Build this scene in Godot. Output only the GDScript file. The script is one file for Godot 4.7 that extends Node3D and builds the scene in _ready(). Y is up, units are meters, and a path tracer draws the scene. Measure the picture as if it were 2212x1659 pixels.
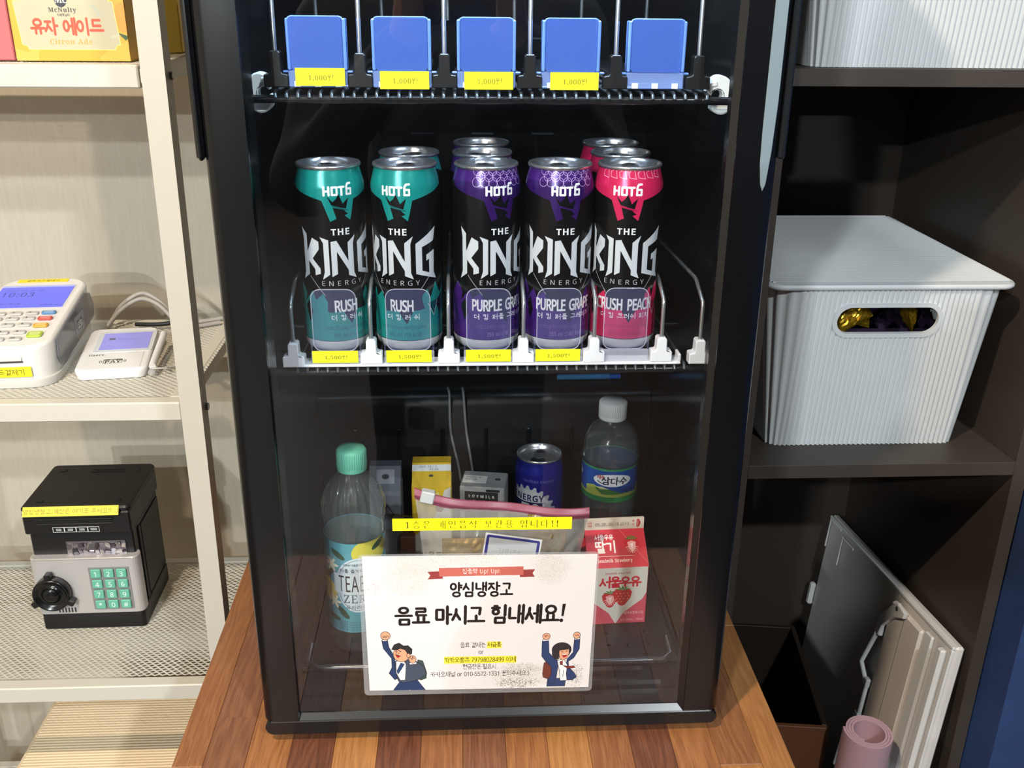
extends Node3D
# ---------------------------------------------------------------- naming, tagging, parts
var used := {}
var mats := {}
var fonts := {}
var tserver: TextServer

func numbered(called: String) -> String:
	if not used.has(called):
		used[called] = 0
		return called
	used[called] += 1
	return "%s_%03d" % [called, used[called]]

func tag(o: Node3D, label: String, category: String, group := "", kind := "") -> Node3D:
	if label: o.set_meta("label", label)
	if category: o.set_meta("category", category)
	if group: o.set_meta("group", group)
	if kind: o.set_meta("kind", kind)
	return o

func thing(called: String, label: String, category: String, at := Vector3.ZERO, turn := 0.0, group := "") -> Node3D:
	var o := Node3D.new()
	o.name = numbered(called)
	add_child(o)
	o.position = at
	o.rotation.y = turn
	return tag(o, label, category, group)

func part(called: String, mesh: Mesh, material: Material, parent: Node, at := Vector3.ZERO, label := "") -> MeshInstance3D:
	var o := MeshInstance3D.new()
	o.name = called
	o.mesh = mesh
	o.material_override = material
	o.position = at
	parent.add_child(o, true)
	if label: o.set_meta("label", label)
	return o

func solo(called: String, mesh: Mesh, material: Material, label: String, category: String, at := Vector3.ZERO, group := "", kind := "") -> MeshInstance3D:
	var o := MeshInstance3D.new()
	o.name = numbered(called)
	o.mesh = mesh
	o.material_override = material
	o.position = at
	add_child(o)
	tag(o, label, category, group, kind)
	return o

func structure(called: String, mesh: Mesh, material: Material, label := "") -> MeshInstance3D:
	var o := solo(called, mesh, material, label, "", Vector3.ZERO, "", "structure")
	return o

func copy_of(o: Node3D, label: String, at: Vector3, turn := 0.0) -> Node3D:
	var c: Node3D = o.duplicate()
	c.name = numbered(String(o.name).rstrip("0123456789").rstrip("_"))
	add_child(c)
	c.position = at
	c.rotation.y = turn
	c.set_meta("label", label)
	return c

# ---------------------------------------------------------------- materials
func rgb(r: int, g: int, b: int) -> Color:
	return Color(r / 255.0, g / 255.0, b / 255.0)

func mat(color: Color, rough := 0.5, metal := 0.0, spec := 0.5) -> StandardMaterial3D:
	var key := "%s|%.3f|%.3f|%.3f" % [color, rough, metal, spec]
	if mats.has(key): return mats[key]
	var m := StandardMaterial3D.new()
	m.albedo_color = color
	m.roughness = rough
	m.metallic = metal
	m.metallic_specular = spec
	mats[key] = m
	return m

func glass(color: Color, alpha: float, rough := 0.02) -> StandardMaterial3D:
	var m := StandardMaterial3D.new()
	m.albedo_color = Color(color.r, color.g, color.b, alpha)
	m.transparency = BaseMaterial3D.TRANSPARENCY_ALPHA
	m.roughness = rough
	m.cull_mode = BaseMaterial3D.CULL_DISABLED
	return m

func printed(im: Image, rough := 0.45, metal := 0.0) -> StandardMaterial3D:
	var m := StandardMaterial3D.new()
	m.albedo_texture = ImageTexture.create_from_image(im)
	m.roughness = rough
	m.metallic = metal
	m.texture_repeat = false
	return m

func noisy(a: Color, b: Color, scale: Vector3, rough := 0.6, freq := 0.02, seed_ := 1, bump := 0.0) -> StandardMaterial3D:
	var n := FastNoiseLite.new()
	n.seed = seed_
	n.frequency = freq
	n.fractal_octaves = 4
	var t := NoiseTexture2D.new()
	t.width = 512
	t.height = 512
	t.seamless = true
	t.noise = n
	var g := Gradient.new()
	g.set_color(0, a)
	g.set_color(1, b)
	t.color_ramp = g
	var m := StandardMaterial3D.new()
	m.albedo_texture = t
	m.roughness = rough
	m.uv1_triplanar = true
	m.uv1_world_triplanar = true
	m.uv1_scale = scale
	if bump > 0.0:
		var t2 := NoiseTexture2D.new()
		t2.width = 512
		t2.height = 512
		t2.seamless = true
		t2.noise = n
		t2.as_normal_map = true
		t2.bump_strength = bump
		m.normal_enabled = true
		m.normal_texture = t2
	return m

# ---------------------------------------------------------------- geometry collector
class G:
	var st := SurfaceTool.new()
	var xf := Transform3D()
	var smooth_id := 1
	func _init() -> void:
		st.begin(Mesh.PRIMITIVE_TRIANGLES)
		flat()
	func flat() -> G:
		st.set_smooth_group(-1)
		return self
	func smooth() -> G:
		smooth_id += 1
		st.set_smooth_group(smooth_id)
		return self
	func v(p: Vector3, uv: Vector2) -> void:
		st.set_uv(uv)
		st.add_vertex(xf * p)
	func tri(a: Vector3, b: Vector3, c: Vector3, ua := Vector2.ZERO, ub := Vector2.ZERO, uc := Vector2.ZERO) -> void:
		# a, b, c anticlockwise seen from outside
		v(a, ua); v(c, uc); v(b, ub)
	func quad(a: Vector3, b: Vector3, c: Vector3, d: Vector3, ua := Vector2(0, 1), ub := Vector2(1, 1), uc := Vector2(1, 0), ud := Vector2(0, 0)) -> void:
		tri(a, b, c, ua, ub, uc)
		tri(a, c, d, ua, uc, ud)
	func out(o: Vector3, pts: Array) -> void:
		# a convex face turned away from o
		var n: Vector3 = (pts[1] - pts[0]).cross(pts[2] - pts[0])
		var mid := Vector3.ZERO
		for p in pts: mid += p
		mid /= pts.size()
		var q := pts.duplicate()
		if n.dot(mid - o) < 0.0: q.reverse()
		for i in range(1, q.size() - 1): tri(q[0], q[i], q[i + 1])
	func box(c: Vector3, s: Vector3, b := 0.0) -> G:
		flat()
		var h := s / 2.0
		b = minf(b, minf(h.x, minf(h.y, h.z)) * 0.95)
		var i := h - Vector3.ONE * b
		for ax in 3:
			for sg in [-1.0, 1.0]:
				var u := (ax + 1) % 3
				var w := (ax + 2) % 3
				var pts := []
				for k in [[-1, -1], [1, -1], [1, 1], [-1, 1]]:
					var p := Vector3.ZERO
					p[ax] = sg * h[ax]
					p[u] = k[0] * i[u]
					p[w] = k[1] * i[w]
					pts.append(c + p)
				out(c, pts)
		if b > 0.0:
			for ax in 3:
				var u := (ax + 1) % 3
				var w := (ax + 2) % 3
				for su in [-1.0, 1.0]:
					for sw in [-1.0, 1.0]:
						var pts := []
						for k in [[-1, 0], [1, 0], [1, 1], [-1, 1]]:
							var p := Vector3.ZERO
							p[ax] = k[0] * i[ax]
							p[u] = su * (h[u] if k[1] == 0 else i[u])
							p[w] = sw * (i[w] if k[1] == 0 else h[w])
							pts.append(c + p)
						out(c, pts)
			for sx in [-1.0, 1.0]:
				for sy in [-1.0, 1.0]:
					for sz in [-1.0, 1.0]:
						out(c, [c + Vector3(sx * h.x, sy * i.y, sz * i.z), c + Vector3(sx * i.x, sy * h.y, sz * i.z), c + Vector3(sx * i.x, sy * i.y, sz * h.z)])
		return self
	func span(a: Vector3, b: Vector3, bevel := 0.0) -> G:
		return box((a + b) / 2.0, (b - a).abs(), bevel)
	func lathe(profile: Array, segs := 40, y0 := 0.0, y1 := 1.0, is_smooth := true) -> G:
		# profile of Vector2(radius, y), upwards on the outside; u runs once round with 0.5 towards +z
		if is_smooth: smooth()
		for k in segs:
			var t0 := TAU * k / segs
			var t1 := TAU * (k + 1) / segs
			var u0 := float(k) / segs
			var u1 := float(k + 1) / segs
			for j in range(profile.size() - 1):
				var p: Vector2 = profile[j]
				var q: Vector2 = profile[j + 1]
				var vp := 1.0 - (p.y - y0) / (y1 - y0)
				var vq := 1.0 - (q.y - y0) / (y1 - y0)
				var d0 := Vector3(-sin(t0), 0, -cos(t0))
				var d1 := Vector3(-sin(t1), 0, -cos(t1))
				var a := d0 * p.x + Vector3(0, p.y, 0)
				var b := d1 * p.x + Vector3(0, p.y, 0)
				var c := d1 * q.x + Vector3(0, q.y, 0)
				var d := d0 * q.x + Vector3(0, q.y, 0)
				if p.x > 1e-6: tri(a, b, c, Vector2(u0, vp), Vector2(u1, vp), Vector2(u1, vq))
				if q.x > 1e-6: tri(a, c, d, Vector2(u0, vp), Vector2(u1, vq), Vector2(u0, vq))
		return self
	func tube(path: Array, r: float, segs := 8, closed := false) -> G:
		smooth()
		var n := path.size()
		var rings := []
		var side := Vector3.ZERO
		for i in n:
			var t: Vector3
			if closed: t = (path[(i + 1) % n] - path[(i + n - 1) % n]).normalized()
			elif i == 0: t = (path[1] - path[0]).normalized()
			elif i == n - 1: t = (path[i] - path[i - 1]).normalized()
			else: t = ((path[i + 1] - path[i]).normalized() + (path[i] - path[i - 1]).normalized()).normalized()
			if side == Vector3.ZERO: side = t.cross(Vector3.UP if absf(t.y) < 0.9 else Vector3.RIGHT).normalized()
			side = (side - t * side.dot(t)).normalized()
			var up := side.cross(t)
			var ring := []
			for k in segs:
				var a := TAU * k / segs
				ring.append(path[i] + (side * cos(a) + up * sin(a)) * r)
			rings.append(ring)
		for i in (n if closed else n - 1):
			var r0: Array = rings[i]
			var r1: Array = rings[(i + 1) % n]
			for k in segs:
				var k2 := (k + 1) % segs
				quad(r0[k], r1[k], r1[k2], r0[k2])
		if not closed:
			flat()
			for k in range(1, segs - 1):
				tri(rings[0][0], rings[0][k], rings[0][k + 1])
				tri(rings[n - 1][0], rings[n - 1][k + 1], rings[n - 1][k])
		return self
	func prism(poly: PackedVector2Array, z0: float, z1: float, bevel := 0.0, is_smooth := false, uv_rect := Rect2()) -> G:
		# outline in x, y (any winding), thickness from z0 to z1 (z1 > z0 is the front)
		var p := poly
		if Geometry2D.is_polygon_clockwise(p):
			p = p.duplicate()
			p.reverse()
		var inner := p
		if bevel > 0.0:
			inner = inset(p, bevel)
		var n := p.size()
		if is_smooth: smooth()
		else: flat()
		var zb := z1 - bevel
		var za := z0 + bevel
		for i in n:
			var j := (i + 1) % n
			quad(v3(p[i], za), v3(p[j], za), v3(p[j], zb), v3(p[i], zb))
			if bevel > 0.0:
				quad(v3(p[i], zb), v3(p[j], zb), v3(inner[j], z1), v3(inner[i], z1))
				quad(v3(inner[i], z0), v3(inner[j], z0), v3(p[j], za), v3(p[i], za))
		flat()
		var ids := Geometry2D.triangulate_polygon(inner)
		for k in range(0, ids.size(), 3):
			var a := inner[ids[k]]
			var b := inner[ids[k + 1]]
			var c := inner[ids[k + 2]]
			if (b - a).cross(c - a) < 0.0:
				var s := b
				b = c
				c = s
			tri(v3(a, z1), v3(b, z1), v3(c, z1), pu(a, uv_rect), pu(b, uv_rect), pu(c, uv_rect))
			tri(v3(a, z0), v3(c, z0), v3(b, z0))
		return self
	static func pu(a: Vector2, r: Rect2) -> Vector2:
		if r.size.x == 0.0: return Vector2.ZERO
		return Vector2((a.x - r.position.x) / r.size.x, 1.0 - (a.y - r.position.y) / r.size.y)
	static func v3(a: Vector2, z: float) -> Vector3:
		return Vector3(a.x, a.y, z)
	static func inset(p: PackedVector2Array, b: float) -> PackedVector2Array:
		var n := p.size()
		var r := PackedVector2Array()
		for i in n:
			var d0 := (p[i] - p[(i + n - 1) % n]).normalized()
			var d1 := (p[(i + 1) % n] - p[i]).normalized()
			var n0 := Vector2(-d0.y, d0.x)
			var n1 := Vector2(-d1.y, d1.x)
			var m := (n0 + n1).normalized()
			r.append(p[i] + m * (b / maxf(m.dot(n0), 0.4)))
		return r
	static func rrect(x0: float, y0: float, x1: float, y1: float, r: float, steps := 5) -> PackedVector2Array:
		var p := PackedVector2Array()
		for c in [[x1 - r, y1 - r, 0.0], [x0 + r, y1 - r, PI / 2], [x0 + r, y0 + r, PI], [x1 - r, y0 + r, 1.5 * PI]]:
			for k in steps + 1:
				var a: float = c[2] + PI / 2 * k / steps
				p.append(Vector2(c[0] + cos(a) * r, c[1] + sin(a) * r))
		return p
	static func ring(cx: float, cy: float, rx: float, ry: float, n := 28) -> PackedVector2Array:
		var p := PackedVector2Array()
		for k in n:
			p.append(Vector2(cx + cos(TAU * k / n) * rx, cy + sin(TAU * k / n) * ry))
		return p
	func mesh() -> ArrayMesh:
		st.generate_normals()
		return st.commit()

func curve(pts: Array, per := 6) -> Array:
	# a smooth path through the points
	var r := []
	var n := pts.size()
	for i in n - 1:
		var a: Vector3 = pts[maxi(i - 1, 0)]
		var b: Vector3 = pts[i]
		var c: Vector3 = pts[i + 1]
		var d: Vector3 = pts[mini(i + 2, n - 1)]
		for k in per: r.append(b.cubic_interpolate(c, a, d, float(k) / per))
	r.append(pts[n - 1])
	return r

func xplane(x: float) -> Transform3D:
	# outline x,y -> world -z,y ; thickness -> +x
	return Transform3D(Basis(Vector3(0, 0, -1), Vector3(0, 1, 0), Vector3(1, 0, 0)), Vector3(x, 0, 0))

func yplane(y: float) -> Transform3D:
	# outline x,y -> world x,-z ; thickness -> +y
	return Transform3D(Basis(Vector3(1, 0, 0), Vector3(0, 0, -1), Vector3(0, 1, 0)), Vector3(0, y, 0))

func g_box(c: Vector3, s: Vector3, b := 0.0) -> ArrayMesh:
	return G.new().box(c, s, b).mesh()

func g_span(a: Vector3, b: Vector3, bevel := 0.0) -> ArrayMesh:
	return G.new().span(a, b, bevel).mesh()

func g_card(w: float, h: float, t := 0.0006) -> ArrayMesh:
	# a thin printed sheet: front face carries the print, base centre at the origin
	var g := G.new()
	g.flat()
	var a := Vector3(-w / 2, -h / 2, t)
	g.quad(a, a + Vector3(w, 0, 0), a + Vector3(w, h, 0), a + Vector3(0, h, 0))
	var e := Vector2(0.01, 0.01)
	var f := [Vector3(-w / 2, -h / 2, 0), Vector3(w / 2, -h / 2, 0), Vector3(w / 2, h / 2, 0), Vector3(-w / 2, h / 2, 0)]
	for i in 4:
		var p: Vector3 = f[i]
		var q: Vector3 = f[(i + 1) % 4]
		g.quad(p, q, q + Vector3(0, 0, t), p + Vector3(0, 0, t), e, e, e, e)
	g.quad(f[1], f[0], f[3], f[2], e, e, e, e)
	return g.mesh()
# ---------------------------------------------------------------- print: a canvas for lettering and flat pictures
const INITIAL := "ㄱㄲㄴㄷㄸㄹㅁㅂㅃㅅㅆㅇㅈㅉㅊㅋㅌㅍㅎ"
const MEDIAL := "ㅏㅐㅑㅒㅓㅔㅕㅖㅗㅘㅙㅚㅛㅜㅝㅞㅟㅠㅡㅢㅣ"
const FINALS := " ㄱㄲㄳㄴㄵㄶㄷㄹㄺㄻㄼㄽㄾㄿㅀㅁㅂㅄㅅㅆㅇㅈㅊㅋㅌㅍㅎ"

class Pen:
	var im: Image
	var w: int
	var h: int
	var host
	var ox := 0.0
	var oy := 0.0
	var sx := 1.0
	var sy := 1.0
	func _init(host_, w_: int, h_: int, back: Color) -> void:
		host = host_
		w = w_
		h = h_
		im = Image.create(w, h, false, Image.FORMAT_RGBA8)
		im.fill(back)
	func view(ox_: float, oy_: float, sx_: float, sy_: float) -> void:
		ox = ox_; oy = oy_; sx = sx_; sy = sy_
	func m(p: Vector2) -> Vector2:
		return Vector2((p.x - ox) * sx, (p.y - oy) * sy)
	func fill(contours: Array, col: Color) -> void:
		var edges := []
		var lo := 1e9
		var hi := -1e9
		for c in contours:
			var n: int = c.size()
			for i in n:
				var a := m(c[i])
				var b := m(c[(i + 1) % n])
				lo = minf(lo, a.y)
				hi = maxf(hi, a.y)
				if absf(a.y - b.y) < 1e-6: continue
				if a.y > b.y: edges.append([b.y, a.y, b.x, (a.x - b.x) / (a.y - b.y)])
				else: edges.append([a.y, b.y, a.x, (b.x - a.x) / (b.y - a.y)])
		for y in range(maxi(0, int(floor(lo))), mini(h, int(ceil(hi)) + 1)):
			var yc := y + 0.5
			var xs := []
			for e in edges:
				if yc >= e[0] and yc < e[1]: xs.append(e[2] + (yc - e[0]) * e[3])
			xs.sort()
			for k in range(0, xs.size() - 1, 2):
				var x0 := maxi(0, int(round(xs[k])))
				var x1 := mini(w, int(round(xs[k + 1])))
				if x1 > x0: im.fill_rect(Rect2i(x0, y, x1 - x0, 1), col)
	func poly(flat_xy: Array, col: Color) -> void:
		var c := PackedVector2Array()
		for i in range(0, flat_xy.size(), 2): c.append(Vector2(flat_xy[i], flat_xy[i + 1]))
		fill([c], col)
	func rect(x: float, y: float, ww: float, hh: float, col: Color) -> void:
		fill([PackedVector2Array([Vector2(x, y), Vector2(x + ww, y), Vector2(x + ww, y + hh), Vector2(x, y + hh)])], col)
	func rrect(x: float, y: float, ww: float, hh: float, r: float, col: Color) -> void:
		fill([G.rrect(x, y, x + ww, y + hh, r, 6)], col)
	func oval(cx: float, cy: float, rx: float, ry: float, col: Color, n := 32) -> void:
		fill([G.ring(cx, cy, rx, ry, n)], col)
	func stroke(pts: Array, wd: float, col: Color, wv := -1.0, closed := false) -> void:
		# wd is the width of level strokes, wv that of upright ones
		if wv < 0.0: wv = wd
		var n := pts.size()
		for i in (n if closed else n - 1):
			var a: Vector2 = pts[i]
			var b: Vector2 = pts[(i + 1) % n]
			var d := (b - a).normalized()
			var t := lerpf(wd, wv, absf(d.y)) / 2.0
			var s := Vector2(-d.y, d.x) * t
			fill([PackedVector2Array([a + s, b + s, b - s, a - s])], col)
		if minf(wd, wv) * sx > 1.6:
			for i in n:
				var r := minf(wd, wv) / 2.0
				fill([G.ring(pts[i].x, pts[i].y, r, r, 12)], col)
	func line(flat_xy: Array, wd: float, col: Color, closed := false) -> void:
		var c := []
		for i in range(0, flat_xy.size(), 2): c.append(Vector2(flat_xy[i], flat_xy[i + 1]))
		stroke(c, wd, col, -1.0, closed)
	func glyph(ch: String, x: float, y: float, size: float, col: Color, font: String, weight: int, stretch := 1.0) -> float:
		# y is the base line, size the height of a capital; returns the advance
		var rid: RID = host.font_rid(font, weight)
		var ts: TextServer = host.tserver
		var gi := ts.font_get_glyph_index(rid, 256, ch.unicode_at(0), 0)
		var k := size / (256.0 * 0.714)
		var d := ts.font_get_glyph_contours(rid, 256, gi)
		var adv := ts.font_get_glyph_advance(rid, 256, gi).x * k * stretch
		if d.is_empty() or d.points.size() == 0: return adv
		var start := 0
		var cs := []
		for e in d.contours:
			var raw := []
			for i in range(start, e + 1): raw.append(d.points[i])
			start = e + 1
			var c := PackedVector2Array()
			var n := raw.size()
			for i in n:
				var p: Vector3 = raw[i]
				var here := Vector2(p.x, p.y)
				if p.z == 1.0:
					c.append(here)
				else:
					var pr: Vector3 = raw[(i + n - 1) % n]
					var nx: Vector3 = raw[(i + 1) % n]
					var a := Vector2(pr.x, pr.y) if pr.z == 1.0 else (Vector2(pr.x, pr.y) + here) / 2.0
					var b := Vector2(nx.x, nx.y) if nx.z == 1.0 else (Vector2(nx.x, nx.y) + here) / 2.0
					if pr.z != 1.0: c.append(a)
					for t in [0.33, 0.66]: c.append(a.lerp(here, t).lerp(here.lerp(b, t), t))
			for i in c.size(): c[i] = Vector2(x + c[i].x * k * stretch, y + c[i].y * k)
			cs.append(c)
		fill(cs, col)
		return adv
	func jamo(ch: String) -> Array:
		match ch:
			"ㄱ": return [[.08, .14, .86, .14, .78, .95]]
			"ㄴ": return [[.14, .05, .14, .86, .95, .86]]
			"ㄷ": return [[.92, .12, .14, .12, .14, .88, .95, .88]]
			"ㄹ": return [[.08, .08, .86, .08, .86, .47, .12, .47, .12, .9, .95, .9]]
			"ㅁ": return [[.12, .1, .88, .1, .88, .9, .12, .9, .12, .1]]
			"ㅂ": return [[.13, .03, .13, .92, .87, .92, .87, .03], [.13, .46, .87, .46]]
			"ㅅ": return [[.5, .06, .46, .4, .06, .94], [.48, .42, .95, .92]]
			"ㅇ": return [["o", .5, .5, .41, .43]]
			"ㅈ": return [[.1, .13, .9, .13], [.52, .13, .44, .5, .06, .94], [.47, .46, .95, .92]]
			"ㅊ": return [[.34, .02, .66, .02], [.1, .24, .9, .24], [.52, .24, .44, .56, .06, .96], [.47, .54, .95, .94]]
			"ㅋ": return [[.08, .1, .86, .1, .78, .96], [.1, .5, .82, .5]]
			"ㅌ": return [[.92, .08, .14, .08, .14, .9, .95, .9], [.14, .48, .9, .48]]
			"ㅍ": return [[.06, .1, .94, .1], [.04, .9, .96, .9], [.3, .1, .3, .9], [.7, .1, .7, .9]]
			"ㅎ": return [[.34, .02, .66, .02], [.08, .22, .92, .22], ["o", .5, .66, .33, .28]]
			"ㄲ": return twin("ㄱ", "ㄱ")
			"ㄸ": return twin("ㄷ", "ㄷ")
			"ㅃ": return twin("ㅂ", "ㅂ")
			"ㅆ": return twin("ㅅ", "ㅅ")
			"ㅉ": return twin("ㅈ", "ㅈ")
			"ㄳ": return twin("ㄱ", "ㅅ")
			"ㄵ": return twin("ㄴ", "ㅈ")
			"ㄶ": return twin("ㄴ", "ㅎ")
			"ㄺ": return twin("ㄹ", "ㄱ")
			"ㅄ": return twin("ㅂ", "ㅅ")
			"ㅀ": return twin("ㄹ", "ㅎ")
		return [[.1, .5, .9, .5]]
	func twin(a: String, b: String) -> Array:
		var r := []
		for k in 2:
			for s in jamo(a if k == 0 else b):
				var q := []
				if s[0] is String: q = ["o", s[1] * .46 + k * .54, s[2], s[3] * .46, s[4]]
				else:
					for i in s.size(): q.append(s[i] * .46 + k * .54 if i % 2 == 0 else s[i])
				r.append(q)
		return r
	func upright(ch: String) -> Array:
		match ch:
			"ㅏ": return [[.35, 0, .35, 1], [.35, .46, .98, .46]]
			"ㅑ": return [[.35, 0, .35, 1], [.35, .34, .98, .34], [.35, .6, .98, .6]]
			"ㅓ": return [[.75, 0, .75, 1], [.05, .46, .75, .46]]
			"ㅕ": return [[.75, 0, .75, 1], [.05, .34, .75, .34], [.05, .6, .75, .6]]
			"ㅣ": return [[.6, 0, .6, 1]]
			"ㅐ": return [[.22, .02, .22, .96], [.8, 0, .8, 1], [.22, .48, .8, .48]]
			"ㅒ": return [[.22, .02, .22, .96], [.8, 0, .8, 1], [.22, .36, .8, .36], [.22, .6, .8, .6]]
			"ㅔ": return [[.42, .02, .42, .96], [.86, 0, .86, 1], [-.05, .48, .42, .48]]
			"ㅖ": return [[.42, .02, .42, .96], [.86, 0, .86, 1], [-.05, .36, .42, .36], [-.05, .6, .42, .6]]
		return []
	func level(ch: String) -> Array:
		match ch:
			"ㅗ": return [[0, .8, 1, .8], [.5, .05, .5, .8]]
			"ㅛ": return [[0, .8, 1, .8], [.32, .05, .32, .8], [.68, .05, .68, .8]]
			"ㅜ": return [[0, .22, 1, .22], [.5, .22, .5, 1]]
			"ㅠ": return [[0, .22, 1, .22], [.32, .22, .32, 1], [.68, .22, .68, 1]]
			"ㅡ": return [[0, .5, 1, .5]]
		return []
	func put(strokes: Array, bx: Array, x: float, y: float, s: float, wd: float, wv: float, col: Color, slant: float) -> void:
		for st in strokes:
			var pts := []
			var closed := false
			if st[0] is String:
				closed = true
				for k in 20:
					var a := TAU * k / 20
					pts.append(Vector2(bx[0] + (st[1] + cos(a) * st[3]) * bx[2], bx[1] + (st[2] + sin(a) * st[4]) * bx[3]))
			else:
				for i in range(0, st.size(), 2): pts.append(Vector2(bx[0] + st[i] * bx[2], bx[1] + st[i + 1] * bx[3]))
			for i in pts.size():
				var p: Vector2 = pts[i]
				pts[i] = Vector2(x + (p.x + (1.0 - p.y) * slant) * s, y + p.y * s)
			stroke(pts, wd, col, wv, closed)
	func syllable(ch: String, x: float, y: float, s: float, wd: float, wv: float, col: Color, slant := 0.0) -> void:
		var code := ch.unicode_at(0) - 0xAC00
		var li := code / 588
		var vi := (code % 588) / 28
		var ti := code % 28
		var ini := jamo(host.INITIAL[li])
		var med: String = host.MEDIAL[vi]
		var up := ""
		var lv := ""
		match med:
			"ㅘ": lv = "ㅗ"; up = "ㅏ"
			"ㅙ": lv = "ㅗ"; up = "ㅐ"
			"ㅚ": lv = "ㅗ"; up = "ㅣ"
			"ㅝ": lv = "ㅜ"; up = "ㅓ"
			"ㅞ": lv = "ㅜ"; up = "ㅔ"
			"ㅟ": lv = "ㅜ"; up = "ㅣ"
			"ㅢ": lv = "ㅡ"; up = "ㅣ"
			"ㅗ", "ㅛ", "ㅜ", "ㅠ", "ㅡ": lv = med
			_: up = med
		var wide := med in ["ㅐ", "ㅔ", "ㅒ", "ㅖ"]
		var fin := ti > 0
		var ib: Array
		var ub: Array
		var lb: Array
		if lv == "":
			var split := .52 if wide else .58
			ib = [.04, .04, split - .08, .48] if fin else [.04, .12, split - .08, .7]
			ub = [split + .02, .0, .94 - split, .58] if fin else [split + .02, 0, .94 - split, 1.0]
		elif up == "":
			ib = [.2, .0, .6, .34] if fin else [.17, .04, .66, .46]
			lb = [.03, .35, .94, .25] if fin else [.03, .52, .94, .42]
		else:
			ib = [.06, .02, .5, .3] if fin else [.06, .04, .5, .44]
			lb = [.02, .32, .6, .24] if fin else [.02, .52, .62, .34]
			ub = [.66, 0, .32, .6] if fin else [.66, 0, .32, 1.0]
		put(ini, ib, x, y, s, wd, wv, col, slant)
		if lv != "": put(level(lv), lb, x, y, s, wd, wv, col, slant)
		if up != "": put(upright(up), ub, x, y, s, wd, wv, col, slant)
		if fin: put(jamo(host.FINALS[ti]), [.2, .66, .68, .34], x, y, s, wd, wv, col, slant)
	func width(text: String, size: float, gap: float, font: String, weight: int, stretch: float) -> float:
		var t := 0.0
		for ch in text:
			if ch == " ": t += size * .34
			elif ch.unicode_at(0) >= 0xAC00 and ch.unicode_at(0) <= 0xD7A3: t += size * stretch
			else: t += host.tserver.font_get_glyph_advance(host.font_rid(font, weight), 256, host.tserver.font_get_glyph_index(host.font_rid(font, weight), 256, ch.unicode_at(0), 0)).x * size * .8 / (256.0 * .714) * stretch
			t += gap
		return t - gap
	func text(txt: String, x: float, y: float, size: float, col: Color, o := {}) -> float:
		# y is the top of the line; size the height of a syllable; align -1, 0, 1
		var wd: float = o.get("w", .1) * size
		var wv: float = o.get("wv", o.get("w", .1)) * size
		var gap: float = o.get("gap", .06) * size
		var font: String = o.get("font", "Droid Sans")
		var weight: int = o.get("weight", 700)
		var slant: float = o.get("slant", 0.0)
		var stretch: float = o.get("stretch", 1.0)
		var total := width(txt, size, gap, font, weight, stretch)
		if o.has("fit"):
			gap += (o.fit - total) / maxf(1.0, txt.length() - 1)
			total = o.fit
		var at: float = x - total * (o.get("align", -1) + 1) / 2.0
		for ch in txt:
			var u := ch.unicode_at(0)
			if ch == " ": at += size * .34 + gap
			elif u >= 0xAC00 and u <= 0xD7A3:
				var keep := [ox, sx]
				# a stretched syllable: squeeze x about its own start
				ox = at - (at - ox) / stretch
				sx *= stretch
				syllable(ch, at, y, size, wd, wv, col, slant)
				ox = keep[0]; sx = keep[1]
				at += size * stretch + gap
			else: at += glyph(ch, at, y + size * .92, size * .8, col, font, weight, stretch) + gap
		return total
	func speckle(cx: float, cy: float, rx: float, ry: float, count: int, cols: Array, seed_: int, r0 := .5, r1 := 1.6) -> void:
		var rn := RandomNumberGenerator.new()
		rn.seed = seed_
		for i in count:
			var a := rn.randf() * TAU
			var d := sqrt(rn.randf()) * rn.randf_range(.55, 1.0)
			var p := m(Vector2(cx + cos(a) * d * rx, cy + sin(a) * d * ry))
			var r := rn.randf_range(r0, r1)
			var c: Color = cols[rn.randi() % cols.size()]
			im.fill_rect(Rect2i(int(p.x), int(p.y), maxi(1, int(r * 2)), maxi(1, int(r * 2))).intersection(Rect2i(0, 0, w, h)), c)

func font_rid(font: String, weight: int) -> RID:
	var key := font + str(weight)
	if not fonts.has(key):
		var f := SystemFont.new()
		f.font_names = PackedStringArray([font])
		f.font_weight = weight
		fonts[key] = f
	return fonts[key].get_rids()[0]

func pen(w: int, h: int, back: Color) -> Pen:
	return Pen.new(self, w, h, back)
# ---------------------------------------------------------------- scene
func _ready() -> void:
	tserver = TextServerManager.get_primary_interface()
	set_camera()
	set_light()
	build_room()
	build_counter()
	build_fridge()
	build_top_shelf()
	build_can_shelf()
	build_cans()
	build_lower_food()
	build_door_notices()
	build_rack()
	build_rack_goods()
	build_cubby()
	build_cubby_goods()
	build_photographer()

func set_camera() -> void:
	var pitch := deg_to_rad(21.9)
	var yaw := deg_to_rad(3.1)
	var roll := atan(0.0105)
	var fwd := Vector3(sin(yaw) * cos(pitch), -sin(pitch), -cos(yaw) * cos(pitch))
	var right := Vector3(cos(yaw), 0, sin(yaw))
	var up := right.cross(fwd)
	var r := right * cos(roll) + up * sin(roll)
	var u := up * cos(roll) - right * sin(roll)
	var cam := Camera3D.new()
	cam.name = "camera"
	cam.transform = Transform3D(Basis(r, u, -fwd), Vector3(-0.02549, 0.6522, 0.72621))
	cam.fov = rad_to_deg(2.0 * atan(829.5 / 2100.0))
	cam.near = 0.02
	cam.far = 30.0
	add_child(cam)
	cam.current = true

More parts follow.
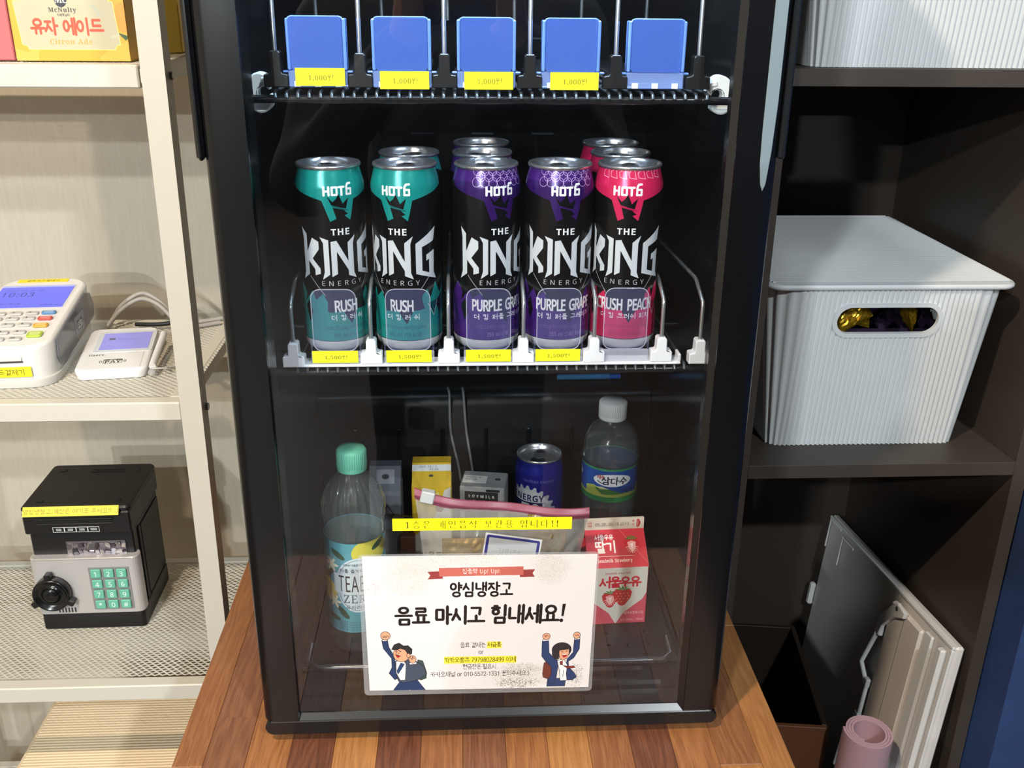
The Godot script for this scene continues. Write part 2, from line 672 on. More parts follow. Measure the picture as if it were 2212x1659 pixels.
func downlight(x: float, z: float, energy: float, color: Color, label: String, size := 0.035, aim := Vector3.DOWN) -> void:
	var t := thing("ceiling_downlight", label, "light", Vector3(x, 1.75, z), 0.0, "ceiling downlights")
	var gl := StandardMaterial3D.new()
	gl.albedo_color = Color.WHITE
	gl.emission_enabled = true
	gl.emission = color
	gl.emission_energy_multiplier = 6.0
	part("trim_ring", G.new().lathe([Vector2(.045, -.004), Vector2(.06, -.004), Vector2(.06, -.0005), Vector2(.045, -.0005), Vector2(.045, -.004)], 32).mesh(), mat(rgb(225, 225, 222), .4), t)
	part("lamp_face", G.new().lathe([Vector2(0, -.003), Vector2(.045, -.003), Vector2(.045, -.001), Vector2(0, -.001)], 32).mesh(), gl, t)
	var s := SpotLight3D.new()
	s.name = "downlight_beam"
	s.light_color = color
	s.light_energy = energy
	s.light_size = size
	s.spot_angle = 76.0
	s.spot_angle_attenuation = 0.6
	s.spot_range = 8.0
	s.spot_attenuation = 2.0
	s.shadow_enabled = true
	add_child(s)
	s.position = Vector3(x, 1.742, z)
	s.basis = Basis.looking_at(aim, Vector3.FORWARD)

func set_light() -> void:
	var e := Environment.new()
	e.background_mode = Environment.BG_COLOR
	e.background_color = Color(0.02, 0.02, 0.022)
	e.tonemap_mode = Environment.TONE_MAPPER_LINEAR
	e.tonemap_exposure = 0.88
	e.sdfgi_enabled = true
	e.ssao_enabled = true
	e.ssil_enabled = true
	var we := WorldEnvironment.new()
	we.name = "environment"
	we.environment = e
	add_child(we)
	var warm := Color(1.0, 0.92, 0.82)
	var neutral := Color(1.0, 0.97, 0.93)
	var cool := Color(0.95, 0.985, 1.0)
	downlight(-.60, .85, 5.2, warm, "warm ceiling downlight nearest the drinks fridge")
	downlight(-2.00, 6.2, 20.0, cool, "cool white ceiling downlight farthest from the fridge", .05, Vector3(.3, -.35, -.9))
	downlight(.80, 1.9, 6.4, cool, "ceiling downlight in front of the navy wall", .05, Vector3(-.15, -.6, -.75))
	downlight(-1.10, 2.6, 6.4, cool, "cool white ceiling downlight in the middle of the room", .05, Vector3(.35, -.5, -.8))
	downlight(-1.90, 3.9, 9.5, cool, "cool white ceiling downlight in the third row", .05, Vector3(.35, -.5, -.8))

func build_room() -> void:
	var cream := noisy(rgb(200, 190, 170), rgb(208, 199, 181), Vector3(9, .9, 9), .75, .03, 3)
	var navy := noisy(rgb(42, 64, 110), rgb(47, 70, 118), Vector3(3, 3, 3), .7, .02, 5)
	structure("floor", g_span(Vector3(-2.3, -.80, -.75), Vector3(2.3, -.75, 7.6)), noisy(rgb(66, 52, 42), rgb(80, 64, 52), Vector3(1, 1, 6), .5, .02, 9), "brown floor of the snack corner")
	structure("ceiling", g_span(Vector3(-2.3, 1.75, -.75), Vector3(2.3, 1.80, 7.6)), mat(rgb(205, 200, 190), .9), "plain pale ceiling of the snack corner")
	structure("wall_back", g_span(Vector3(-2.3, -.75, -.75), Vector3(2.3, 1.75, -.68)), cream, "cream papered wall behind the white rack")
	structure("wall_left", g_span(Vector3(-2.3, -.75, -.68), Vector3(-2.2, 1.75, 7.5)), cream, "cream wall at the end of the rack side")
	structure("wall_right", g_span(Vector3(.632, -.75, -.262), Vector3(2.3, 1.75, -.20)), navy, "navy blue wall beside the dark brown shelf unit")
	structure("wall_end", g_span(Vector3(2.2, -.75, -.20), Vector3(2.3, 1.75, 7.5)), navy, "navy side wall of the room")
	structure("wall_front", g_span(Vector3(-2.3, -.75, 7.5), Vector3(2.3, 1.75, 7.6)), mat(rgb(58, 50, 46), .8), "dark wall facing the fridge")

# a plank with its own grain picture
func wood_picture(a: Color, b: Color, c: Color, seed_: int) -> Image:
	var w := 64
	var h := 512
	var im := Image.create(w, h, false, Image.FORMAT_RGB8)
	var n := FastNoiseLite.new()
	n.seed = seed_
	n.frequency = .012
	n.fractal_octaves = 3
	var n2 := FastNoiseLite.new()
	n2.seed = seed_ + 50
	n2.frequency = .05
	for y in h:
		for x in w:
			var warp := n.get_noise_2d(x * 1.4, y * .55) * 9.0
			var rings := sin(x * .42 + warp + n.get_noise_2d(7, y * .4) * 5.0)
			var fine := n2.get_noise_2d(x * 7.0, y * .35)
			var t := clampf(.5 + rings * .28 + fine * .5, 0.0, 1.0)
			im.set_pixel(x, y, a.lerp(b, t).lerp(c, clampf(fine * 1.4 - .25, 0.0, .5)))
	return im

func build_counter() -> void:
	var t := thing("wooden_counter", "brown wood-strip counter top carrying the black drinks fridge", "counter", Vector3(0, 0, 0))
	var kinds := []
	for k in [[rgb(154, 104, 66), rgb(130, 82, 50), rgb(106, 66, 42)], [rgb(178, 124, 72), rgb(156, 104, 58), rgb(128, 84, 48)], [rgb(122, 76, 54), rgb(94, 56, 40), rgb(68, 40, 30)], [rgb(140, 94, 66), rgb(114, 72, 50), rgb(88, 54, 40)], [rgb(164, 110, 66), rgb(138, 88, 52), rgb(110, 68, 42)]]:
		kinds.append(printed(wood_picture(k[0], k[1], k[2], 11 + kinds.size() * 7), .42))
		kinds[-1].texture_repeat = true
	part("core", g_span(Vector3(-.2920, -.03, -.58), Vector3(.2730, -.0022, .32), .001), mat(rgb(120, 80, 48), .6), t)
	part("base_panel", g_span(Vector3(-.27, -.75, -.56), Vector3(.25, -.0302, .20)), mat(rgb(52, 40, 34), .7), t)
	var edges := [-.2924, -.2649, -.2272, -.1885, -.1484, -.1084, -.0680, -.0290, .0110, .0500, .0890, .1280, .1670, .2057, .2446, .2735]
	var order := [0, 3, 4, 2, 1, 2, 0, 3, 4, 1, 0, 2, 4, 0, 1]
	var rn := RandomNumberGenerator.new()
	rn.seed = 4
	# strips broken into lengths, nearly touching
	for i in edges.size() - 1:
		var x0: float = edges[i] + .00012
		var x1: float = edges[i + 1] - .00012
		var cuts := [-.58, -.25 + rn.randf() * .12, .075 + rn.randf() * .1, .32]
		if i == 0: cuts = [-.58, -.45, .026, .32]
		if i == 1: cuts = [-.58, -.40, .15, .32]
		if i == 13: cuts[2] = .043
		if i == 14: cuts[2] = .2
		for k in 3:
			var z0: float = cuts[k] + .00012
			var z1: float = cuts[k + 1] - .00012
			var g := G.new()
			g.flat()
			var y := 0.0
			var b := .00035
			var u0 := rn.randf()
			var v0 := rn.randf() * .5
			var du := .9
			var dv := (z1 - z0) * 1.6
			g.quad(Vector3(x0 + b, y, z1 - b), Vector3(x1 - b, y, z1 - b), Vector3(x1 - b, y, z0 + b), Vector3(x0 + b, y, z0 + b), Vector2(u0, v0 + dv), Vector2(u0 + du, v0 + dv), Vector2(u0 + du, v0), Vector2(u0, v0))
			var c := Vector3((x0 + x1) / 2, -.5, (z0 + z1) / 2)
			var lo := -.0022
			g.out(c, [Vector3(x0, y - b, z0), Vector3(x0, y - b, z1), Vector3(x0 + b, y, z1 - b), Vector3(x0 + b, y, z0 + b)])
			g.out(c, [Vector3(x1, y - b, z0), Vector3(x1, y - b, z1), Vector3(x1 - b, y, z1 - b), Vector3(x1 - b, y, z0 + b)])
			g.out(c, [Vector3(x0, y - b, z1), Vector3(x1, y - b, z1), Vector3(x1 - b, y, z1 - b), Vector3(x0 + b, y, z1 - b)])
			g.out(c, [Vector3(x0, y - b, z0), Vector3(x1, y - b, z0), Vector3(x1 - b, y, z0 + b), Vector3(x0 + b, y, z0 + b)])
			for sx in [x0, x1]: g.out(Vector3(c.x, -.001, c.z), [Vector3(sx, lo, z0), Vector3(sx, lo, z1), Vector3(sx, y - b, z1), Vector3(sx, y - b, z0)])
			for sz in [z0, z1]: g.out(Vector3(c.x, -.001, c.z), [Vector3(x0, lo, sz), Vector3(x1, lo, sz), Vector3(x1, y - b, sz), Vector3(x0, y - b, sz)])
			part("strip", g.mesh(), kinds[(order[i] + k * 3) % 5 if k != 1 else order[i]], t)
func build_fridge() -> void:
	var black := mat(rgb(10, 11, 13), .24)
	var inner := mat(rgb(15, 16, 18), .16)
	var t := thing("display_fridge", "black counter-top drinks fridge with a glass door", "fridge", Vector3.ZERO)
	# carcass: an open box
	var g := G.new()
	g.span(Vector3(-.2125, .014, -.46), Vector3(-.192, .86, -.036), .002)
	g.span(Vector3(.192, .014, -.46), Vector3(.2125, .86, -.036), .002)
	g.span(Vector3(-.192, .014, -.46), Vector3(.192, .86, -.435))
	g.span(Vector3(-.192, .014, -.435), Vector3(.192, .034, -.036))
	g.span(Vector3(-.192, .805, -.435), Vector3(.192, .86, -.036))
	part("cabinet", g.mesh(), inner, t)
	# compressor step at the back of the chamber, with ribs
	var hump := G.new()
	hump.smooth()
	var prof := [Vector2(-.300, .034), Vector2(-.300, .212), Vector2(-.303, .221), Vector2(-.310, .227), Vector2(-.320, .229), Vector2(-.4349, .231)]
	for i in prof.size() - 1:
		var p: Vector2 = prof[i]
		var q: Vector2 = prof[i + 1]
		hump.quad(Vector3(-.1915, p.y, p.x), Vector3(.1915, p.y, p.x), Vector3(.1915, q.y, q.x), Vector3(-.1915, q.y, q.x))
	part("compressor_step", hump.mesh(), mat(rgb(17, 18, 20), .3), t)
	for k in 7:
		part("liner_rib", g_box(Vector3(-.15 + k * .05, .120, -.2985), Vector3(.0045, .13, .003), .001), inner, t)
	part("evaporator_bar", G.new().tube([Vector3(-.125, .247, -.4), Vector3(.13, .247, -.4)], .0032, 8).mesh(), mat(rgb(60, 68, 76), .3, .6), t)
	for k in 2:
		part("sensor_wire", G.new().tube(curve([Vector3(-.043 + k * .017, .231, -.31), Vector3(-.041 + k * .016, .226, -.297), Vector3(-.040 + k * .018, .18, -.2975), Vector3(-.030 + k * .015, .12, -.2975), Vector3(-.028 + k * .015, .036, -.2975)]), .0016, 6).mesh(), mat(rgb(120, 120, 122), .5), t)
	# slots of the rear air duct
	for r in 4:
		for c in 3:
			part("duct_slot", g_box(Vector3(-.07 + c * .07, .50 + r * .035, -.4345), Vector3(.026, .0025, .002), .0006), mat(rgb(70, 78, 88), .3, .5), t)
	# bottom drip tray with a rolled front edge
	var tray := G.new()
	tray.span(Vector3(-.186, .0341, -.298), Vector3(.186, .0385, -.062), .001)
	part("floor_tray", tray.mesh(), mat(rgb(26, 27, 29), .35), t)
	part("tray_edge", G.new().tube([Vector3(-.176, .056, -.075), Vector3(-.178, .046, -.060), Vector3(-.168, .0425, -.055), Vector3(.168, .0425, -.055), Vector3(.178, .046, -.060), Vector3(.176, .056, -.075)], .0042, 8).mesh(), mat(rgb(30, 31, 33), .25), t)
	for r in 2:
		for c in 17:
			part("drain_hole", G.new().lathe([Vector2(0, .0386), Vector2(.0022, .0386), Vector2(.0022, .0389), Vector2(0, .0389)], 10).mesh(), mat(rgb(3, 3, 3), .8), t, Vector3(-.16 + c * .02, 0, -.085 - r * .02))
	# shelf support knobs, white plastic, one at each end of the upper shelf
	for s in [-1.0, 1.0]:
		var kg := G.new()
		var outline := PackedVector2Array()
		for k in 22:
			var a := deg_to_rad(38.0 + k * 303.0 / 21.0)
			outline.append(Vector2(cos(a), sin(a)) * Vector2(.0112, .0152))
		for k in range(21, -1, -1):
			var a := deg_to_rad(30.0 + k * 318.0 / 21.0)
			outline.append(Vector2(.003, 0) + Vector2(cos(a), sin(a)) * .0046)
		kg.prism(outline, -.006, .007, .0012)
		var k := part("shelf_bracket", kg.mesh(), mat(rgb(232, 240, 240), .4), t, Vector3(s * .1800, .579, -.0685), "white plastic shelf bracket")
		if s > 0: k.rotation.z = PI + .2
		part("bracket_clip", g_box(Vector3(.0065 if s < 0 else .0065, .0095 if s < 0 else -.0095, .004), Vector3(.010, .0045, .008), .001), mat(rgb(232, 240, 240), .4), k)
	# strip lamp under the roof of the chamber
	var lamp := StandardMaterial3D.new()
	lamp.albedo_color = Color.WHITE
	lamp.emission_enabled = true
	lamp.emission = Color(.78, .90, 1.0)
	lamp.emission_energy_multiplier = 3.0
	part("strip_lamp", g_span(Vector3(-.15, .799, -.055), Vector3(.15, .8045, -.039), .001), lamp, t)
	var al := AreaLight3D.new()
	al.name = "fridge_strip_light"
	al.area_size = Vector2(.30, .016)
	al.light_color = Color(.78, .90, 1.0)
	al.light_energy = .26
	al.area_range = 3.0
	al.shadow_enabled = true
	add_child(al)
	al.position = Vector3(0, .797, -.047)
	al.basis = Basis.looking_at(Vector3.DOWN, Vector3.FORWARD)
	# feet
	for x in [-.17, .17]:
		for z in [-.06, -.42]:
			part("foot", G.new().lathe([Vector2(0, 0), Vector2(.013, 0), Vector2(.015, .004), Vector2(.015, .0142), Vector2(0, .0142)], 20).mesh(), mat(rgb(12, 12, 12), .6), t, Vector3(x, .0002, z))
	# ---- door
	var d := Node3D.new()
	d.name = "door"
	t.add_child(d)
	var stile := func(sg: float, x_in: float) -> ArrayMesh:
		var q := G.new()
		var p := PackedVector2Array()   # section in x, z
		p.append(Vector2(x_in, -.034))
		p.append(Vector2(x_in, -.004))
		p.append(Vector2(x_in + sg * .0003, 0))
		var x_out := sg * .2125
		for k in 7:
			var a := PI / 2 * k / 6
			p.append(Vector2(x_out - sg * .010 + sg * .010 * sin(a), -.010 + .010 * cos(a)))
		p.append(Vector2(x_out, -.034))
		q.smooth()
		var y0 := .0262
		var y1 := .84
		var n := p.size()
		for i in n:
			var a2 := p[i]
			var b2 := p[(i + 1) % n]
			var c := Vector3((x_in + x_out) / 2, .4, -.017)
			if i < 2 or i >= n - 2: q.flat()
			else: q.st.set_smooth_group(50)
			q.out(c, [Vector3(a2.x, y0, a2.y), Vector3(b2.x, y0, b2.y), Vector3(b2.x, y1, b2.y), Vector3(a2.x, y1, a2.y)])
		return q.mesh()
	part("door_stile", stile.call(-1.0, -.1795), black, d)
	part("door_stile", stile.call(1.0, .1785), black, d)
	var rail := G.new()
	rail.prism(G.rrect(-.2115, .010, .2115, .0258, .0075, 6), -.034, 0.0, .0012, false)
	part("bottom_rail", rail.mesh(), black, d)
	part("top_rail", g_span(Vector3(-.2125, .841, -.034), Vector3(.2125, .866, 0), .002), black, d)
	# sloped beads between frame and pane
	var bead := G.new()
	bead.flat()
	bead.quad(Vector3(-.1795, .0262, -.0004), Vector3(.1782, .0262, -.0004), Vector3(.1735, .0312, -.0050), Vector3(-.1790, .0312, -.0050))
	part("bottom_bead", bead.mesh(), mat(rgb(22, 24, 27), .28), d)
	var bead2 := G.new()
	bead2.flat()
	bead2.quad(Vector3(.1735, .0312, -.0050), Vector3(.1784, .0262, -.0004), Vector3(.1784, .84, -.0004), Vector3(.1735, .84, -.0050))
	part("side_bead", bead2.mesh(), mat(rgb(24, 23, 23), .3), d)
	var pane := glass(rgb(200, 205, 205), .001, .01)
	part("glass_pane", g_span(Vector3(-.1792, .0315, -.0062), Vector3(.1733, .84, -.0042)), pane, d)
	# grips along the upper part of both edges
	part("hinge_cover", g_span(Vector3(-.2185, .536, -.032), Vector3(-.2122, .84, -.003), .0025), black, d)
	var grip := PackedVector2Array([Vector2(.1972, .84), Vector2(.1972, .56), Vector2(.1978, .535), Vector2(.1996, .520), Vector2(.2016, .515), Vector2(.2036, .520), Vector2(.2056, .545), Vector2(.2068, .58), Vector2(.2072, .84)])
	part("handle_inlay", G.new().prism(grip, -.002, .0009, .0004).mesh(), mat(rgb(116, 132, 139), .35), d, Vector3.ZERO, "pale grey handle inlay")
	part("handle_lip", g_span(Vector3(.2122, .5385, -.030), Vector3(.2175, .84, -.002), .0015), mat(rgb(20, 22, 25), .3), d)
	part("edge_trim", g_span(Vector3(.2118, .045, -.0345), Vector3(.2132, .84, -.0335)), mat(rgb(165, 160, 150), .35, .3), d)

func build_top_shelf() -> void:
	wire_shelf("wire_shelf", "black wire shelf under the blue dispenser tabs", .5755, -.052, 44)
	var blue := glass(rgb(76, 112, 204), .66, .2)
	var blue_edge := glass(rgb(120, 165, 250), .75, .2)
	var p1000 := price_print("1,000원")
	var proto: Node3D
	var spots := [[-.1330, "leftmost blue tab of the upper shelf, with price label"], [-.0695, "second blue tab of the upper shelf, with price label"], [-.0055, "middle blue tab of the upper shelf, with price label"], [.0590, "fourth blue tab of the upper shelf, with price label"], [.1245, "rightmost blue tab of the upper shelf, without a price label"]]
	for i in spots.size():
		var t := thing("dispenser_tab", spots[i][1], "display tab", Vector3(spots[i][0], .5842, -.050), 0.0, "blue tabs along the upper shelf")
		var g := G.new()
		g.prism(G.rrect(-.0195, .0125, .0195, .0505, .0028, 3), -.0012, .0006, .0)
		part("tab_panel", g.mesh(), blue, t, Vector3.ZERO, "translucent blue panel")
		part("tab_edge", G.new().tube([Vector3(-.0205, .0480, -.0003), Vector3(-.0195, .0500, -.0003), Vector3(-.0175, .0507, -.0003), Vector3(.0175, .0507, -.0003), Vector3(.0195, .0500, -.0003), Vector3(.0205, .0480, -.0003)], .0007, 6).mesh(), blue_edge, t)
		for s in [-1.0, 1.0]:
			part("tab_flange", g_span(Vector3(s * .0197, .0125, -.012), Vector3(s * .0222, .0495, .0006), .0008), blue_edge, t)
			part("tab_wing", g_span(Vector3(s * .0222, .0108, -.008), Vector3(s * .0262, .0122, -.001), .0004), blue_edge, t)
		part("tab_base", g_span(Vector3(-.0222, .0002, -.012), Vector3(.0222, .0122, 0), .0008), glass(rgb(150, 180, 245), .45, .2), t)
		for k in 3: part("base_pin", g_span(Vector3(-.018 + k * .0155, .0005, .0002), Vector3(-.013 + k * .0155, .0045, .0010), .0003), mat(rgb(225, 235, 245), .3), t)
		if i < 4:
			var l := part("price_label", g_card(.0372, .0130, .0003), p1000, t, Vector3(.0018 if i != 3 else .003, .0068 if i == 0 else .0058, .0012), "yellow price label")
			if i == 0: l.position.y = .0078
		proto = t
	# sloping runners behind the tabs
	for i in 5:
		solo("lane_runner", g_span(Vector3(-.0175, 0, -.30), Vector3(.0175, .003, -.013), .0008), mat(rgb(28, 30, 34), .3), "black sliding lane behind the %s blue tab" % ["leftmost", "second", "middle", "fourth", "rightmost"][i], "shelf lane", Vector3(spots[i][0], .5846, -.050), "lanes of the upper shelf")
	var nth := ["leftmost", "second", "third", "fourth", "fifth", "rightmost"]
	var xs := [-.1645, -.1012, -.0374, .0278, .0937, .1580]
	for i in 6:
		divider(Vector3(xs[i], .5842, -.050), mat(rgb(20, 20, 22), .35), .048, "%s upright wire divider in a black clip between blue tabs" % nth[i], "dividers of the upper shelf", .0265 if i == 0 else .025)

func divider(at: Vector3, clip: Material, stem: float, label: String, group: String, h: float) -> void:
	var t := thing("wire_divider", label, "divider", at, 0.0, group)
	var p := PackedVector2Array([Vector2(-.0092, .0002), Vector2(.0092, .0002), Vector2(.0092, .0085), Vector2(.0085, .0095), Vector2(.0052, .0100), Vector2(.0044, .0112), Vector2(.0042, h - .0015), Vector2(.0030, h), Vector2(-.0030, h), Vector2(-.0042, h - .0015), Vector2(-.0044, .0112), Vector2(-.0052, .0100), Vector2(-.0085, .0095), Vector2(-.0092, .0085)])
	part("clip", G.new().prism(p, -.010, .0015, .0006).mesh(), clip, t)
	var r := .0018
	var path := [Vector3(0, h - .003, -.003), Vector3(0, h + stem - .003, -.0035), Vector3(0, h + stem + .001, -.0050), Vector3(0, h + stem + .011, -.030), Vector3(0, h + stem + .0128, -.036), Vector3(0, h + stem + .0128, -.044), Vector3(0, h + stem + .010, -.12), Vector3(0, h + stem + .006, -.235), Vector3(0, h + stem - .03, -.238)]
	part("wire", G.new().tube(path, r, 8).mesh(), mat(rgb(200, 205, 208), .22, .85), t)

func price_print(txt: String) -> StandardMaterial3D:
	var p := pen(372, 130, rgb(226, 230, 24))
	var ink := rgb(92, 82, 20)
	p.text(txt, 190, 48, 44, ink, {"w": .05, "wv": .09, "gap": .10, "font": "Droid Serif", "weight": 400, "align": 0})
	return printed(p.im, .5)

func wire_shelf(called: String, label: String, y: float, z: float, count: int) -> void:
	var m := mat(rgb(26, 28, 31), .16)
	var mw := mat(rgb(84, 90, 96), .2, .5)
	var t := thing(called, label, "shelf", Vector3(0, y, z))
	part("front_rod", G.new().tube([Vector3(-.186, 0, 0), Vector3(.186, 0, 0)], .0032, 10).mesh(), m, t)
	part("rear_rod", G.new().tube([Vector3(-.186, 0, -.24), Vector3(.186, 0, -.24)], .0032, 8).mesh(), m, t)
	part("middle_rod", G.new().tube([Vector3(-.186, 0, -.12), Vector3(.186, 0, -.12)], .0028, 8).mesh(), m, t)
	var w := G.new().tube([Vector3(0, .0010, .0040), Vector3(0, .0042, .0022), Vector3(0, .0055, -.002), Vector3(0, .0055, -.25)], .0015, 6).mesh()
	for k in count - 4:
		part("cross_wire", w, mw, t, Vector3(-.166 + k * .332 / (count - 5), 0, 0))

func build_can_shelf() -> void:
	wire_shelf("wire_shelf", "black wire shelf carrying the energy drink cans", .3500, -.056, 44)
	var white := mat(rgb(226, 230, 236), .4)
	solo("shelf_rail", G.new().span(Vector3(-.1605, .0, -.016), Vector3(.1625, .0022, .0022), .0006).span(Vector3(.1600, .0022, -.012), Vector3(.1625, .0090, .0018), .0006).mesh(), white, "long white plastic rail under the row of energy drink cans", "rail", Vector3(0, .3558, -.054))
	var clear := glass(rgb(150, 160, 225), .055, .10)
	var edge := glass(rgb(225, 230, 250), .25, .10)
	var p1500 := price_print("1,500원")
	var xs := [-.1325, -.0710, -.0035, .0560, .1130]
	var who := ["teal can at the end of the row", "teal can beside the purple cans", "purple can beside the teal ones", "purple can beside the pink one", "pink can"]
	for i in 5:
		var t := thing("can_pusher_tray", "clear plastic pusher tray holding the front %s" % who[i], "display tray", Vector3(xs[i], .3580, -.054), 0.0, "clear trays under the energy drink cans")
		part("front_tab", G.new().prism(G.rrect(-.0185, .0115, .0185, .0655, .0075, 5), -.0012, 0, 0).mesh(), clear, t, Vector3.ZERO, "clear bluish tab")
		var rim := []
		for q in G.rrect(-.0185, .0115, .0185, .0655, .0075, 5): rim.append(Vector3(q.x, q.y, -.0006))
		part("tab_rim", G.new().tube(rim, .0005, 5, true).mesh(), edge, t)
		part("tray_front", g_span(Vector3(-.0212, .0002, -.0034), Vector3(.0212, .0110, -.0002), .0008), edge, t)
		for s in [-1.0, 1.0]:
			var w := PackedVector2Array([Vector2(.0002, .0112), Vector2(.0002, .016), Vector2(.0035, .020), Vector2(.0035, .0112)])
			var g := G.new()
			g.xf = xplane(s * .0205)
			g.prism(w, -.0006, .0006, 0)
			part("tray_side", g.mesh(), clear, t)
		part("tray_floor", g_span(Vector3(-.0195, .0050, -.20), Vector3(.0195, .0062, -.0105)), clear, t)
		if i < 4: part("price_label", g_card(.0385, .0108, .0003), p1500, t, Vector3(-.0002 if i else -.001, .0066, .0003), "yellow price label")
	var nth := ["leftmost", "second", "third", "fourth", "fifth", "sixth", "rightmost"]
	var dx := [-.1685, -.1030, -.0373, .0261, .0869, .1452, .1789]
	for i in 7:
		divider(Vector3(dx[i], .3580 if i in [1, 2, 3, 4, 5] else .3556, -.0535), white, .032, "%s upright wire divider in a white clip along the can shelf" % nth[i], "dividers of the can shelf", .0215)
# the wrap of an energy drink can: 180 mm round, 157 mm high, x in mm from the middle of the lettering, y in mm from the top
func can_wrap(main: Color, deep: Color, flavour: String, hangul: String, half: float, kind: int) -> Image:
	var p := pen(1152, 1004, rgb(12, 12, 14))
	var k := 6.4
	p.view(-90, 6.73, k, .966 * 1004 / 157.0)
	var silver := rgb(206, 214, 222)
	# coloured shoulder and the emblem hanging from it
	p.rect(-90, 0, 180, 21, main)
	p.poly([-48, 20, 48, 20, 46, 24, 33, 29, 16, 34, 13.4, 34.6, 11, 46, 9.4, 52, 4.4, 47.6, 7.6, 46.6, 4, 43, -5, 40.6, -2.4, 50, -7.6, 52.4, -13.6, 35, -16, 34, -33, 29, -46, 24], main if kind != 1 else deep)
	p.poly([-48, 20, -90, 20, -90, 23, -60, 24], main)
	p.poly([48, 20, 90, 20, 90, 23, 60, 24], main)
	p.poly([-9.4, 31, -5, 36, -2, 33.4, 0, 29.4, 3.4, 37.6, 8.4, 33, 6, 42, 1, 40.8, -6, 38.4], rgb(12, 12, 14))
	p.line([-5, 39.4, 1, 41.8, 7.4, 43.4], .9, deep)
	if kind == 1:
		for r in 3:
			for c in 7:
				var cx := -20.0 + c * 7.0 + (r % 2) * 3.5
				var cy := 10.5 + r * 4.6
				var ring := []
				for q in G.ring(cx, cy, 3.8, 3.9, 20): ring.append(q)
				p.stroke(ring, .35, rgb(196, 176, 226), -1.0, true)
	if kind == 2:
		for c in 7:
			var cx := -26.0 + c * 8.5
			p.line([cx, 12, cx + 5, 9, cx + 7, 17, cx + 1, 16], .4, rgb(255, 190, 214), true)
	var hot := rgb(240, 246, 248)
	p.line([-11.6, 23.6, -11.6, 30.2], 1.9, hot)
	p.line([-7.6, 23.6, -7.6, 30.2], 1.9, hot)
	p.line([-11.6, 26.9, -7.6, 26.9], 1.7, hot)
	p.line([-5.0, 23.8, -1.2, 23.8, -1.2, 30.0, -5.0, 30.0], 1.8, hot, true)
	p.line([.6, 23.8, 5.0, 23.8], 1.8, hot)
	p.line([2.8, 23.8, 2.8, 30.2], 1.9, hot)
	p.line([11.2, 21.2, 8.6, 21.4, 7.4, 23.4, 7.2, 30.0, 11.0, 30.0, 11.0, 25.6, 7.4, 25.6], 1.8, hot)
	p.text("THE", -7.8, 57.6, 7.0, rgb(232, 238, 242), {"weight": 700, "gap": .03, "stretch": 1.1})
	var king := [[-35, 58, -29.6, 63.5, -29.6, 79, -24.2, 66.4, -18.4, 69.6, -18.4, 76, -24.6, 84.4, -18, 92.6, -18, 97.4, -22.8, 99, -22.8, 93.6, -28.8, 86.4, -28.8, 98.6, -36, 104, -33.4, 96.6, -33.4, 67],
		[-17.4, 65.4, -10.2, 68, -10.2, 98, -16.4, 102.4, -14.6, 96, -14.6, 70.6],
		[-8.4, 69.4, -3.6, 68.6, 5.8, 87, 5.8, 70.8, 13, 64.8, 10.8, 71.6, 10.8, 97, 13, 102.6, 5.6, 99.4, 5.6, 95, -3.8, 78, -3.8, 97.6, -8.4, 100],
		[15, 71.6, 35, 58.4, 32.4, 70.6, 20.6, 75, 20.6, 95.6, 27.4, 98, 27.4, 86, 24.6, 87.4, 24.6, 82, 33, 78.4, 32.6, 98.4, 35.6, 104.6, 15, 98]]
	for l in king: p.poly(l, silver)
	p.text("ENERGY", 0, 103.0, 5.4, rgb(176, 182, 188), {"weight": 400, "gap": .45, "align": 0, "stretch": 1.1})
	p.line([-28, 100, -15, 117], .45, rgb(190, 196, 204))
	p.line([28, 100, 15, 117], .45, rgb(190, 196, 204))
	# torn flames rising from the foot
	p.poly([-90, 124, -78, 116, -70, 124, -58, 110, -50, 120, -40, 107, -34, 116, -36, 124, -27, 113, -24, 121, -17, 115, -13, 124, -6, 117, -13, 132, 0, 131, 6, 143, 12, 131, 22, 130, 19, 119, 25, 112, 28, 121, 34, 107, 41, 119, 52, 109, 60, 122, 72, 113, 80, 124, 90, 118, 90, 158, -90, 158], main)
	p.poly([-13, 113, 21, 113, 18, 131, 12, 130, 6, 143, -1, 131, -14, 131], rgb(22, 22, 26))
	p.poly([-36, 128, -31, 121, -28, 133, -32, 142], rgb(18, 18, 22))
	p.poly([34, 126, 45, 119, 40, 138], rgb(18, 18, 22))
	p.poly([25, 125, 37, 124, 32, 139], deep)
	p.line([25.4, 125.4, 31.6, 137.6, 36.4, 124.8], .5, silver)
	p.text(flavour, -half + 2, 119.4, 13.4, rgb(236, 240, 242), {"weight": 700, "fit": half * 2 if half > 15 else 22.0, "gap": 0.0, "stretch": .62 if half > 15 else .66})
	p.text(hangul, 3, 134.2, 5.0, rgb(232, 236, 240), {"w": .13, "align": 0, "gap": .12})
	p.text("적포도농축액1.25% L카르니틴10mg" if kind == 1 else "L카르니틴10mg 타우린1,000mg", 3, 144.4, 3.6, deep.lightened(.25) if kind == 1 else deep, {"w": .1, "align": 0, "weight": 400, "gap": 0.0, "stretch": .75})
	p.text("355 ml (180 kcal)" if kind == 1 else "355 ml (15 kcal)", 4, 150.6, 4.6, deep.lightened(.45) if kind == 1 else deep, {"weight": 400, "align": 0, "gap": 0.0, "stretch": .75})
	p.rect(-90, 158.4, 180, 12, rgb(190, 194, 198))
	return p.im

